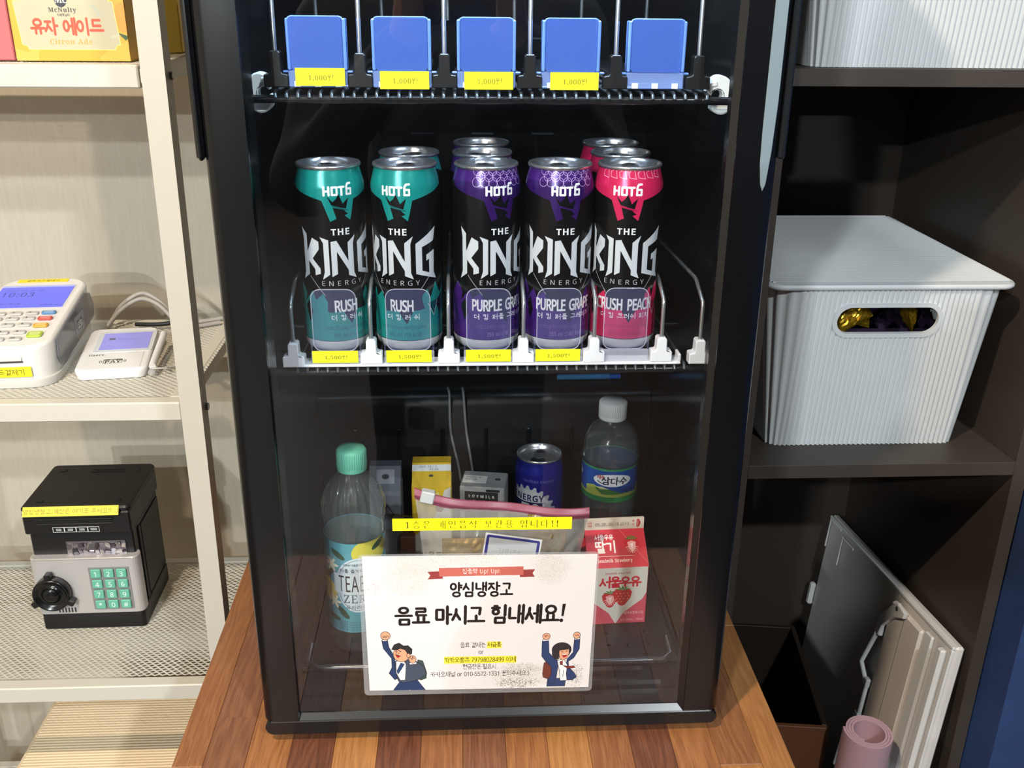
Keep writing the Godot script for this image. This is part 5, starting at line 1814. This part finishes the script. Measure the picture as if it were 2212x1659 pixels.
func build_money_box() -> void:
	var black := mat(rgb(20, 18, 18), .40)
	var t := thing("money_box", "black and silver toy safe money box with keypad and dial", "money box", Vector3(-.5350, -.1655, -.4190), deg_to_rad(1.0))
	# body in stacked blocks; local x from -0.069 to 0.071, front at z = 0
	part("base", slab(G.rrect(-.0690, .001, .0690, .124, .006, 4), .026, 0.0, .0, .0015), black, t)
	part("body", g_span(Vector3(-.0670, .0262, -.122), Vector3(.0670, .1485, -.0085), .002), black, t)
	part("head", g_span(Vector3(-.0690, .1487, -.126), Vector3(.0690, .1810, -.0005), .002), black, t)
	var lip := G.new()
	lip.xf = yplane(.1811)
	lip.prism(G.rrect(-.0705, .0, .0705, .1275, .008, 4), 0, .0075, .0025)
	part("top_plate", lip.mesh(), black, t)
	# panel seams on the top and a coin slot
	for s in [[-.050, .018], [.050, .018], [-.050, .108], [.050, .108]]:
		part("top_clip", g_box(Vector3(s[0], .1890, -s[1]), Vector3(.009, .0014, .004), .0004), mat(rgb(10, 10, 10), .4), t)
	part("coin_slot", g_box(Vector3(.012, .1887, -.106), Vector3(.034, .0006, .0032)), mat(rgb(3, 3, 3), .8), t)
	part("slot_frame", G.new().span(Vector3(-.010, .1886, -.110), Vector3(.034, .1895, -.1085), .0003).span(Vector3(-.010, .1886, -.1035), Vector3(.034, .1895, -.102), .0003).mesh(), black, t)
	# yellow label across the front edge of the top
	var yl := part("strip_label", g_card(.122, .0130, .0003), label_print("양심냉장고 계산은 여기로 주세요!! :)", 1220, 130, rgb(96, 74, 12), .075, .52), t, Vector3(-.0040, .1846, .0022), "yellow strip label")
	yl.rotation.x = deg_to_rad(-34)
	part("label_ledge", g_box(Vector3(-.004, .1835, -.0006), Vector3(.124, .006, .005), .001), black, t)
	# note slot
	part("note_slot_frame", G.new().span(Vector3(-.0520, .1700, -.0004), Vector3(.0470, .1725, .0012), .0006).span(Vector3(-.0520, .1640, -.0004), Vector3(.0470, .1652, .0012), .0006).mesh(), black, t)
	part("note_slot", g_span(Vector3(-.0480, .1653, -.0003), Vector3(.0440, .1698, .0002)), mat(rgb(3, 3, 3), .8), t)
	# four value plates
	var vals := ["1000", "2000", "5000", "10000"]
	for k in 4:
		var p := pen(160, 80, rgb(196, 198, 200))
		p.rect(8, 8, 144, 64, rgb(16, 16, 18))
		p.text(vals[k], 80, 18, 44, rgb(206, 208, 210), {"weight": 700, "align": 0, "gap": 0.0, "stretch": .72})
		part("value_plate", g_card(.0150, .0078, .0003), printed(p.im, .4), t, Vector3(-.0245 + k * .0150, .1560, .0001))
	# window with glittering lamp housing
	part("lamp_window", g_span(Vector3(-.0220, .1115, -.0084), Vector3(.0560, .1335, -.0070), .0006), mat(rgb(150, 142, 150), .12, .85), t, Vector3.ZERO, "silvery lamp window")
	var rn := RandomNumberGenerator.new()
	rn.seed = 3
	for k in 22:
		var w := rn.randf_range(.004, .010)
		var q := part("reflector_facet", g_box(Vector3.ZERO, Vector3(w, rn.randf_range(.004, .010), .002), .0008), mat([rgb(226, 222, 226), rgb(110, 104, 112), rgb(180, 174, 182)][k % 3], .12, .9), t, Vector3(-.017 + (k % 11) * .0070, .1175 + (k / 11) * .0095, -.0064))
		q.rotation = Vector3(rn.randf_range(-.4, .4), rn.randf_range(-.4, .4), rn.randf_range(-.3, .3))
	# silver door: a curved plate that wraps to the side
	var d := G.new()
	d.xf = yplane(.0262)
	d.prism(G.rrect(-.0700, -.0040, .0715, .0200, .009, 5), .0002, .0875, .0014)
	var door := part("door", d.mesh(), mat(rgb(196, 192, 190), .34, .35), t, Vector3.ZERO, "silver door")
	part("top_trim", g_span(Vector3(-.0640, .1112, .0008), Vector3(.0640, .1135, .0040), .0006), mat(rgb(206, 204, 200), .28, .7), door)
	# keypad
	part("keypad_recess", g_span(Vector3(.0055, .0335, .0041), Vector3(.0590, .1000, .0046), .0002), mat(rgb(150, 148, 146), .4, .4), door)
	var km := G.new().prism(G.rrect(-.0066, -.0064, .0066, .0064, .0018, 3), 0, .0030, .0008).mesh()
	var txt := ["1", "2", "3", "4", "5", "6", "7", "8", "9", "*", "0", "#"]
	for k in 12:
		var kk := part("key", km, mat(rgb(104, 178, 154), .42), door, Vector3(.0155 + (k % 3) * .0168, .0910 - (k / 3) * .0162, .0046))
		var l := TextMesh.new()
		l.text = txt[k]
		var f := SystemFont.new()
		f.font_names = PackedStringArray(["Droid Sans"])
		l.font = f
		l.font_size = 32
		l.pixel_size = .00030
		l.depth = .0002
		part("digit", l, mat(rgb(226, 240, 234), .5), kk, Vector3(0, -.0006, .0030))
	# dial
	var dial := Node3D.new()
	dial.name = "dial"
	door.add_child(dial)
	dial.position = Vector3(-.0440, .0640, .0040)
	var knob := G.new()
	knob.xf = Transform3D(Basis(Vector3.RIGHT, PI / 2), Vector3.ZERO)
	knob.lathe([Vector2(0, .0001), Vector2(.0245, .0001), Vector2(.0245, .010), Vector2(.0235, .0125), Vector2(.0215, .0125), Vector2(.0195, .0080), Vector2(.0110, .0070), Vector2(.0105, .0120), Vector2(.0085, .0135), Vector2(0, .0135)], 36)
	part("dial_knob", knob.mesh(), mat(rgb(16, 16, 17), .22), dial)
	for k in 3:
		var a := deg_to_rad(92 + k * 120)
		var e := part("dial_lug", g_box(Vector3.ZERO, Vector3(.010, .009, .012), .0015), mat(rgb(16, 16, 17), .25), dial, Vector3(cos(a) * .0265, sin(a) * .0265, .0062))
		e.rotation.z = a
	# vents
	for k in 6: part("vent_slit", g_span(Vector3(-.042 + k * .0042, .0300, .0040), Vector3(-.0402 + k * .0042, .0372, .0043)), mat(rgb(40, 38, 38), .6), door)
	# side groove
	part("side_groove", g_span(Vector3(.0671, .028, -.034), Vector3(.0690, .142, -.026), .0006), mat(rgb(8, 8, 8), .5), t)
	part("side_panel", g_span(Vector3(.0671, .030, -.118), Vector3(.0688, .140, -.038), .0006), mat(rgb(30, 30, 31), .5), t)
func ribbed_box(called: String, label: String, at: Vector3, wb: float, db: float, h: float, flare: float, color: Color, lid: bool, hole: bool, group := "") -> Node3D:
	# base centre front at the origin: the box reaches back along -z
	var m := mat(color, .45)
	var t := thing(called, label, "storage box", at, 0.0, group)
	var rad := .015
	# outline of the base as a smooth rounded rectangle, walked with a fine rib
	var pitch := .0056
	var path := []
	var hw := wb / 2
	var runs := [[Vector2(-hw + rad, 0), Vector2(hw - rad, 0)], [Vector2(hw, -rad), Vector2(hw, -db + rad)], [Vector2(hw - rad, -db), Vector2(-hw + rad, -db)], [Vector2(-hw, -db + rad), Vector2(-hw, -rad)]]
	var cents := [Vector2(hw - rad, -rad), Vector2(hw - rad, -db + rad), Vector2(-hw + rad, -db + rad), Vector2(-hw + rad, -rad)]
	var pts := []
	for k in 4:
		var a: Vector2 = runs[k][0]
		var b: Vector2 = runs[k][1]
		var n := int(a.distance_to(b) / pitch) * 4
		var nrm := Vector2((b - a).y, -(b - a).x).normalized() * -1.0
		for i in n: pts.append([a.lerp(b, float(i) / n), nrm])
		var c: Vector2 = cents[k]
		var n2 := int(rad * PI / 2 / pitch) * 4
		for i in n2:
			var th := PI / 2 * i / n2
			var d := nrm.rotated(-th)
			pts.append([c + d * rad, d])
	var count := pts.size()
	var ring := func(i: int, y: float) -> Vector3:
		var q: Array = pts[i % count]
		var nr: Vector2 = q[1]
		var o: float = flare * y / h + .0017 * (1.0 if i % 4 == 0 else (-1.0 if i % 4 == 2 else 0.0))
		var pp: Vector2 = q[0] + nr * o
		return Vector3(pp.x, y, pp.y)
	var rows := [0.0, h * .2, h * .4, h * .6]
	var hy0 := h * .735
	var hy1 := h * .895
	if hole:
		for k in 13: rows.append(lerpf(hy0 - .004, hy1 + .004, k / 12.0))
	rows.append(h)
	var g := G.new()
	g.smooth()
	var hx := .0575
	var hc := Vector2(0, (hy0 + hy1) / 2)
	var hr := (hy1 - hy0) / 2
	for r in rows.size() - 1:
		for i in count:
			var a: Vector3 = ring.call(i, rows[r])
			var b: Vector3 = ring.call(i + 1, rows[r])
			var c: Vector3 = ring.call(i + 1, rows[r + 1])
			var d: Vector3 = ring.call(i, rows[r + 1])
			if hole and a.z > -.01 + 0.0:
				var mid := (a + c) / 2
				var dx := maxf(absf(mid.x) - (hx - hr), 0.0)
				if Vector2(dx, mid.y - hc.y).length() < hr + .0025: continue
			g.quad(a, b, c, d)
	part("wall", g.mesh(), m, t)
	var f := G.new()
	f.flat()
	for i in count: f.tri(Vector3(0, .003, -db / 2), ring.call(i, .003), ring.call(i + 1, .003))
	part("bottom", f.mesh(), m, t)
	if hole:
		# flat stadium rim round the grip hole
		var rim := G.new()
		rim.flat()
		var n := 44
		var lean := atan2(flare, h)
		var st := func(i: int, r: float) -> Vector2:
			var th := TAU * i / n
			var cx := (hx - hr) * signf(cos(th)) if absf(cos(th)) > 1e-5 else 0.0
			return Vector2(cx + cos(th) * r, sin(th) * r)
		for i in n:
			var o0: Vector2 = st.call(i, hr + .0052)
			var o1: Vector2 = st.call(i + 1, hr + .0052)
			var i0: Vector2 = st.call(i, hr)
			var i1: Vector2 = st.call(i + 1, hr)
			rim.quad(Vector3(i0.x, i0.y, .0018), Vector3(o0.x, o0.y, .0018), Vector3(o1.x, o1.y, .0018), Vector3(i1.x, i1.y, .0018))
			rim.quad(Vector3(o0.x, o0.y, .0018), Vector3(o0.x, o0.y, -.0016), Vector3(o1.x, o1.y, -.0016), Vector3(o1.x, o1.y, .0018))
			rim.quad(Vector3(i0.x, i0.y, -.0030), Vector3(i0.x, i0.y, .0018), Vector3(i1.x, i1.y, .0018), Vector3(i1.x, i1.y, -.0030))
		var rp := part("grip_rim", rim.mesh(), m, t, Vector3(0, hc.y, flare * hc.y / h))
		rp.rotation.x = lean
	if lid:
		var lw := wb / 2 + flare + .0055
		var z1 := flare + .0055
		var z0 := -db - flare - .0055
		var l := Node3D.new()
		l.name = "lid"
		t.add_child(l)
		var top := G.new()
		top.smooth()
		var n := int((z1 - z0 - .016) / .0054) * 4
		var cr := .020
		var edge := func(z: float) -> float:
			var dz := minf(z1 - z, z - z0)
			return lw - (cr - sqrt(maxf(0.0, cr * cr - pow(cr - minf(dz, cr), 2.0))))
		for i in n:
			var za := lerpf(z0 + .008, z1 - .008, float(i) / n)
			var zb := lerpf(z0 + .008, z1 - .008, float(i + 1) / n)
			var ya := h + .0070 + .0014 * (1.0 if i % 4 == 0 else (-1.0 if i % 4 == 2 else 0.0))
			var yb := h + .0070 + .0014 * (1.0 if (i + 1) % 4 == 0 else (-1.0 if (i + 1) % 4 == 2 else 0.0))
			var ea: float = edge.call(za) - .006
			var eb: float = edge.call(zb) - .006
			for s in [[-1.0, -.5], [-.5, .5], [.5, 1.0]]:
				top.quad(Vector3(eb * s[0], yb, zb), Vector3(eb * s[1], yb, zb), Vector3(ea * s[1], ya, za), Vector3(ea * s[0], ya, za))
		part("ribbed_top", top.mesh(), m, l)
		var rimp := G.new()
		rimp.xf = yplane(h + .0002)
		rimp.prism(G.rrect(-lw, -z1, lw, -z0, cr, 8), 0, .0060, .0018, true)
		part("lid_rim", rimp.mesh(), m, l)
	return t

func build_cubby() -> void:
	var brown := noisy(rgb(60, 52, 46), rgb(67, 58, 51), Vector3(14, 14, 3), .55, .03, 8)
	var t := thing("shelf_unit", "dark brown open shelf unit standing beside the navy wall", "shelf unit", Vector3(.4545, -.75, -.25))
	var o := Vector3(.4545, -.75, -.25)
	var xl := .298
	var xr := .611
	var zb := -.672
	var pieces := [["side_panel", Vector3(xl - .0165, -.75, zb), Vector3(xl, 1.15, -.25)], ["side_panel", Vector3(xr, -.75, zb), Vector3(xr + .0165, 1.15, -.25)], ["back_panel", Vector3(xl - .0165, -.75, zb - .006), Vector3(xr + .0165, 1.15, zb - .0002)]]
	for q in pieces: part(q[0], g_span(q[1] - o, q[2] - o, .0004), brown, t)
	for y in [1.145, .587, .1556, -.64]:
		part("shelf_board", g_span(Vector3(xl + .0002, y - .0168, zb + .0002) - o, Vector3(xr - .0002, y, -.2502) - o, .0005), brown, t)

func build_cubby_goods() -> void:
	var grey := rgb(206, 209, 210)
	ribbed_box("ribbed_storage_box", "pale grey ribbed box with a lid and grip hole on the middle shelf", Vector3(.4480, .1560, -.3030), .226, .300, .1985, .0225, grey, true, true, "ribbed storage boxes")
	ribbed_box("ribbed_storage_box", "pale grey ribbed box on the top shelf, cut off by the frame", Vector3(.4530, .5874, -.2660), .260, .300, .1985, .0200, grey, false, false, "ribbed storage boxes")
	ribbed_box("ribbed_storage_box", "cream ribbed box with a lid low under the white rack", Vector3(-.5200, -.5555, -.3150), .226, .220, .1850, .0200, rgb(226, 204, 170), true, false, "ribbed storage boxes")
	# wrapped sweets seen through the grip hole
	var wraps := [[rgb(190, 150, 40), .3, .8, "gold wrapped sweet low behind the grip hole, beside the dark one"], [rgb(196, 158, 50), .28, .8, "gold wrapped sweet behind the middle of the grip hole"], [rgb(52, 30, 86), .3, .6, "dark purple wrapped sweet behind the grip hole"], [rgb(176, 136, 34), .3, .8, "gold wrapped sweet at the end of the grip hole nearest the navy wall"], [rgb(120, 96, 40), .35, .6, "dull gold wrapped sweet at the end of the grip hole nearest the fridge"]]
	var spots := [Vector3(.418, .3165, -.312), Vector3(.432, .3120, -.330), Vector3(.452, .3270, -.335), Vector3(.485, .3185, -.315), Vector3(.400, .3200, -.325)]
	for i in 5:
		var w := solo("wrapped_sweet", foil_mesh(.042, .028, .016, 20 + i), mat(wraps[i][0], wraps[i][1], wraps[i][2]), wraps[i][3], "sweet", spots[i], "sweets in the ribbed box")
		w.rotation = Vector3(-.3, .4 * i, [.5, -.3, .1, .6, -.8][i])
	solo("sweet_heap", heap_mesh(), mat(rgb(44, 30, 52), .5, .2), "dark heap of wrapped sweets filling the ribbed box", "sweets", Vector3(.448, .1600, -.455), "", "stuff")
	bed_table()
	# rolled pink mat
	var m := thing("rolled_mat", "rolled pale pink mat standing in the bottom compartment", "mat", Vector3(.4985, -.6380, -.2830))
	m.rotation = Vector3(deg_to_rad(2.0), 0, deg_to_rad(-1.0))
	var g := G.new()
	g.smooth()
	var turns := 3.2
	var n := 90
	var ht := .390
	var at := func(k: int, inner: float) -> Vector2:
		var a := TAU * turns * k / n + 2.2
		var r := lerpf(.0215, .0325, float(k) / n) - inner
		return Vector2(cos(a), sin(a)) * r
	for k in n:
		var a: Vector2 = at.call(k, 0.0)
		var b: Vector2 = at.call(k + 1, 0.0)
		var c: Vector2 = at.call(k, .0029)
		var d: Vector2 = at.call(k + 1, .0029)
		g.quad(Vector3(b.x, 0, b.y), Vector3(a.x, 0, a.y), Vector3(a.x, ht, a.y), Vector3(b.x, ht, b.y))
		g.quad(Vector3(c.x, 0, c.y), Vector3(d.x, 0, d.y), Vector3(d.x, ht, d.y), Vector3(c.x, ht, c.y))
	g.flat()
	for k in n:
		var a: Vector2 = at.call(k, 0.0)
		var b: Vector2 = at.call(k + 1, 0.0)
		var c: Vector2 = at.call(k, .0029)
		var d: Vector2 = at.call(k + 1, .0029)
		g.quad(Vector3(b.x, ht, b.y), Vector3(a.x, ht, a.y), Vector3(c.x, ht, c.y), Vector3(d.x, ht, d.y))
	part("roll", g.mesh(), mat(rgb(196, 160, 172), .7), m)
	# open brown bin
	var bin := thing("wooden_bin", "dark brown open wooden bin in the bottom compartment", "bin", Vector3(.386, -.6398, -.322), deg_to_rad(-7))
	var br := mat(rgb(112, 68, 40), .6)
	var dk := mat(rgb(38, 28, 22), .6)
	part("front_wall", g_span(Vector3(-.085, 0, -.007), Vector3(.085, .360, 0), .0008), br, bin)
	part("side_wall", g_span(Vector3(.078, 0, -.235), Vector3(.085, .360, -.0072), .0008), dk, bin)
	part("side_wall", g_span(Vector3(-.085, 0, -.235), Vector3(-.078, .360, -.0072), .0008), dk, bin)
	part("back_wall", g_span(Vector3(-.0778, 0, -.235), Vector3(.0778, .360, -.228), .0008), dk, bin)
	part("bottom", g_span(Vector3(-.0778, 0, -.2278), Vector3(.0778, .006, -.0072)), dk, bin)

func heap_mesh() -> ArrayMesh:
	var g := G.new()
	g.flat()
	var n := FastNoiseLite.new()
	n.seed = 5
	n.frequency = 1.0
	var nu := 24
	var at := func(i: int, j: int) -> Vector3:
		var u := float(i) / nu - .5
		var v := float(j) / nu - .5
		return Vector3(u * .19, .135 + .022 * n.get_noise_2d(u * 14.0, v * 14.0), v * .24)
	for i in nu:
		for j in nu: g.quad(at.call(i, j + 1), at.call(i + 1, j + 1), at.call(i + 1, j), at.call(i, j))
	for k in 4:
		var a := [Vector3(-.095, .001, .12), Vector3(.095, .001, .12), Vector3(.095, .001, -.12), Vector3(-.095, .001, -.12)]
		var p: Vector3 = a[k]
		var q: Vector3 = a[(k + 1) % 4]
		g.out(Vector3(0, .05, 0), [p, q, q + Vector3(0, .13, 0), p + Vector3(0, .13, 0)])
	return g.mesh()

func bed_table() -> void:
	# folded bed table leaning on the side panel; e1 runs back, e2 down, n out of the underside
	var A := Vector3(.595, -.1102, -.2593)
	var e1 := Vector3(-.0249, -.0857, -.996).normalized()
	var e2 := Vector3(-.1192, -.9929, 0)
	e2 = (e2 - e1 * e2.dot(e1)).normalized()
	var n := e2.cross(e1).normalized()
	if n.x > 0: n = -n
	var t := thing("folded_bed_table", "white folded bed table leaning in the bottom compartment", "folding table", A)
	# local frame: x = -e1 (towards the front), y = -e2 (up), z = n (towards the fridge)
	var bs := Basis(-e1, -e2, n)
	if bs.determinant() < 0: bs = Basis(-e1, -e2, -n)
	t.basis = bs
	var white := mat(rgb(214, 210, 206), .30)
	var L := .404
	var H := .480
	part("table_top", g_span(Vector3(-L, -H, -.012), Vector3(0, 0, 0), .003), white, t)
	var trim := mat(rgb(222, 222, 220), .35)
	# edge lips
	part("edge_lip", g_span(Vector3(-L + .002, -.006, .0002), Vector3(-.002, -.001, .0042), .001), trim, t)
	part("edge_lip", g_span(Vector3(-.008, -H + .01, .0002), Vector3(-.002, -.0062, .0042), .001), trim, t)
	# rails parallel to the front edge
	for q in [[-.026, -.014, .010], [-.066, -.046, .006]]:
		part("rail", g_span(Vector3(q[0], -H + .02, .0002), Vector3(q[1], -.014, q[2]), .0022), trim, t)
	part("leg_panel", g_span(Vector3(-.153, -H + .02, .0002), Vector3(-.0675, -.018, .010), .003), mat(rgb(220, 212, 204), .35), t)
	part("panel_groove", g_span(Vector3(-.1118, -H + .03, .0101), Vector3(-.1108, -.024, .0104)), mat(rgb(120, 112, 106), .6), t)
	# hinge bracket and folded leg
	var br := G.new()
	br.prism(PackedVector2Array([Vector2(-.104, -.014), Vector2(-.128, -.010), Vector2(-.142, -.022), Vector2(-.166, -.052), Vector2(-.166, -.074), Vector2(-.157, -.078), Vector2(-.152, -.060), Vector2(-.130, -.034), Vector2(-.106, -.022)]), .0105, .0165, .001)
	part("hinge_bracket", br.mesh(), trim, t, Vector3.ZERO, "pale hinge bracket")
	part("bracket_screw", G.new().tube([Vector3(-.124, -.017, .0166), Vector3(-.124, -.017, .0176)], .0035, 10).mesh(), mat(rgb(150, 150, 150), .3, .8), t)
	var hg := [Vector3(-.163, -.078, .014), Vector3(-.184, -.138, .014), Vector3(-.1675, -.153, .013), Vector3(-.158, -.162, .012), Vector3(-.1585, -.215, .012), Vector3(-.181, -.268, .014), Vector3(-.186, -.32, .014)]
	part("leg_wire", G.new().tube(hg, .0036, 8).mesh(), trim, t)
	for k in [[-.160, -.072], [-.159, -.158], [-.161, -.216]]:
		part("leg_clip", g_box(Vector3(k[0], k[1], .0120), Vector3(.011, .014, .008), .0015), trim, t)
	# corner guards
	for k in [[-L + .012, -.004], [-.340, -.012]]:
		part("corner_guard", G.new().span(Vector3(k[0], k[1] - .004, .0043), Vector3(k[0] + .040, k[1], .0062), .0008).span(Vector3(k[0] - .004, k[1] - .050, .0043), Vector3(k[0], k[1], .0062), .0008).mesh(), trim, t)
	part("foot_knob", g_box(Vector3(-L - .006, -.150, .002), Vector3(.012, .04, .010), .003), trim, t)
# ---------------------------------------------------------------- the photographer, seen only as a dark shape mirrored in the door
func build_photographer() -> void:
	# bones: from, to, radius at each end, colour index (0 jacket, 1 trousers, 2 skin, 3 hair, 4 shoes)
	var hipL := Vector3(-.13, .06, 1.20)
	var hipR := Vector3(.05, .06, 1.20)
	var shL := Vector3(-.24, .58, 1.16)
	var shR := Vector3(.16, .58, 1.16)
	var elL := Vector3(-.30, .34, 1.02)
	var elR := Vector3(.24, .34, 1.02)
	var wrL := Vector3(-.115, .575, .830)
	var wrR := Vector3(.075, .575, .830)
	var bones := [
		[Vector3(-.04, .10, 1.20), Vector3(-.04, .34, 1.19), .155, .150, 0],
		[Vector3(-.04, .34, 1.19), Vector3(-.04, .54, 1.17), .165, .135, 0],
		[shL, shR, .085, .085, 0],
		[Vector3(-.04, .58, 1.17), Vector3(-.04, .69, 1.15), .065, .052, 2],
		[Vector3(-.04, .755, 1.13), Vector3(-.04, .815, 1.14), .075, .092, 2],
		[Vector3(-.04, .735, 1.085), Vector3(-.04, .72, 1.075), .040, .030, 2],
		[Vector3(-.04, .765, 1.045), Vector3(-.04, .748, 1.032), .010, .014, 2],
		[Vector3(-.04, .85, 1.165), Vector3(-.04, .80, 1.19), .098, .090, 3],
		[Vector3(-.11, .80, 1.17), Vector3(-.11, .75, 1.18), .035, .030, 3],
		[Vector3(.03, .80, 1.17), Vector3(.03, .75, 1.18), .035, .030, 3],
		[shL, elL, .072, .058, 0], [elL, wrL, .058, .040, 0],
		[shR, elR, .072, .058, 0], [elR, wrR, .058, .040, 0],
		[hipL, Vector3(-.14, -.34, 1.19), .105, .072, 1], [Vector3(-.14, -.34, 1.19), Vector3(-.145, -.68, 1.22), .072, .048, 1],
		[hipR, Vector3(.07, -.34, 1.19), .105, .072, 1], [Vector3(.07, -.34, 1.19), Vector3(.075, -.68, 1.22), .072, .048, 1],
		[Vector3(-.145, -.70, 1.23), Vector3(-.155, -.715, 1.07), .042, .033, 4],
		[Vector3(.075, -.70, 1.23), Vector3(.085, -.715, 1.07), .042, .033, 4]]
	var tints := [Color(.010, .010, .012), Color(.012, .013, .018), Color(.46, .27, .20), Color(.008, .007, .007), Color(.02, .02, .02)]
	var st := SurfaceTool.new()
	st.begin(Mesh.PRIMITIVE_TRIANGLES)
	net(st, bones, tints, .018, .035)
	# hands: palm, four curled fingers and a thumb each, closed on the phone's edges
	for s in [-1.0, 1.0]:
		var w := wrL if s < 0 else wrR
		var palm := Vector3(-.025 + s * .0735, .618, .800)
		var hb := [[w, palm + Vector3(0, -.012, .008), .026, .028, 2], [palm + Vector3(0, -.012, .004), palm + Vector3(0, .024, -.004), .027, .023, 2]]
		for k in 4:
			var root := palm + Vector3(0, -.006 + k * .013, -.016)
			var len: float = [.026, .031, .033, .029][k]
			var a := root + Vector3(s * .004, .004, -len * .55)
			var b := a + Vector3(-s * len * .55, .002, -.002)
			hb.append([root, a, .0095, .0088, 2])
			hb.append([a, b, .0088, .0078, 2])
		var th := palm + Vector3(-s * .004, -.004, .016)
		hb.append([palm + Vector3(0, -.010, .010), th + Vector3(-s * .010, .014, .004), .013, .0105, 2])
		hb.append([th + Vector3(-s * .010, .014, .004), th + Vector3(-s * .024, .032, .000), .0105, .0085, 2])
		net(st, hb, tints, .0048, .006)
	st.generate_normals()
	var m := StandardMaterial3D.new()
	m.vertex_color_use_as_albedo = true
	m.roughness = .8
	var t := solo("person", st.commit(), m, "person in a dark jacket photographing the fridge, mirrored in its door", "person")
	# the phone
	var ph := thing("phone", "dark phone held up by the person mirrored in the fridge door", "phone", Vector3(-.025, .640, .752))
	ph.rotation.x = deg_to_rad(-21.9)
	part("case", G.new().prism(G.rrect(-.052, -.036, .052, .036, .008, 5), .004, .012, .0015).mesh(), mat(rgb(20, 20, 24), .4), ph)
	part("screen", G.new().prism(G.rrect(-.049, -.033, .049, .033, .006, 5), .0121, .0127, 0).mesh(), mat(rgb(30, 32, 36), .1), ph)

func net(st: SurfaceTool, bones: Array, tints: Array, cell: float, blend: float) -> void:
	# smooth union of tapered capsules, meshed as surface nets
	var val := {}
	var org := Vector3(-1, -1, 0)
	var near := {}
	for bi in bones.size():
		var b: Array = bones[bi]
		var r: float = maxf(b[2], b[3]) + cell * 2.5 + blend * .5
		var lo: Vector3 = (b[0] as Vector3).min(b[1]) - Vector3.ONE * r
		var hi: Vector3 = (b[0] as Vector3).max(b[1]) + Vector3.ONE * r
		var ab: Vector3 = b[1] - b[0]
		var l2 := maxf(ab.length_squared(), 1e-9)
		for x in range(int((lo.x - org.x) / cell), int((hi.x - org.x) / cell) + 1):
			for y in range(int((lo.y - org.y) / cell), int((hi.y - org.y) / cell) + 1):
				for z in range(int((lo.z - org.z) / cell), int((hi.z - org.z) / cell) + 1):
					var p := org + Vector3(x, y, z) * cell
					var t := clampf((p - (b[0] as Vector3)).dot(ab) / l2, 0.0, 1.0)
					var d: float = p.distance_to((b[0] as Vector3) + ab * t) - lerpf(b[2], b[3], t)
					if d > r: continue
					var k := Vector3i(x, y, z)
					if val.has(k):
						var e: float = val[k]
						if d < e: near[k] = b[4]
						var h := maxf(blend - absf(e - d), 0.0) / blend
						val[k] = minf(e, d) - h * h * blend * .25
					else:
						val[k] = d
						near[k] = b[4]
	var corners := []
	for i in 8: corners.append(Vector3i(i & 1, (i >> 1) & 1, (i >> 2) & 1))
	var edges := [[0, 1], [2, 3], [4, 5], [6, 7], [0, 2], [1, 3], [4, 6], [5, 7], [0, 4], [1, 5], [2, 6], [3, 7]]
	var verts := {}
	for k in val:
		var vs := []
		var neg := 0
		for c in corners:
			var q: Vector3i = k + c
			if not val.has(q): break
			vs.append(val[q])
			if val[q] < 0.0: neg += 1
		if vs.size() < 8 or neg == 0 or neg == 8: continue
		var sum := Vector3.ZERO
		var n := 0
		for e in edges:
			var a: float = vs[e[0]]
			var b: float = vs[e[1]]
			if (a < 0.0) == (b < 0.0): continue
			sum += Vector3(corners[e[0]]).lerp(Vector3(corners[e[1]]), a / (a - b))
			n += 1
		verts[k] = org + (Vector3(k) + sum / n) * cell
	st.set_smooth_group(7)
	for k in val:
		var a: float = val[k]
		for ax in 3:
			var step := Vector3i.ZERO
			step[ax] = 1
			var k2: Vector3i = k + step
			if not val.has(k2): continue
			var b: float = val[k2]
			if (a < 0.0) == (b < 0.0): continue
			var u := Vector3i.ZERO
			var w := Vector3i.ZERO
			u[(ax + 1) % 3] = 1
			w[(ax + 2) % 3] = 1
			var q := [k - u - w, k - w, k, k - u]
			var ok := true
			for c in q: ok = ok and verts.has(c)
			if not ok: continue
			if a >= 0.0: q.reverse()
			var col: Color = tints[near[k] if a < 0.0 else near[k2]]
			# q runs anticlockwise seen from the outside when a is inside
			for i in [0, 2, 1, 0, 3, 2]:
				st.set_color(col)
				st.add_vertex(verts[q[i]])
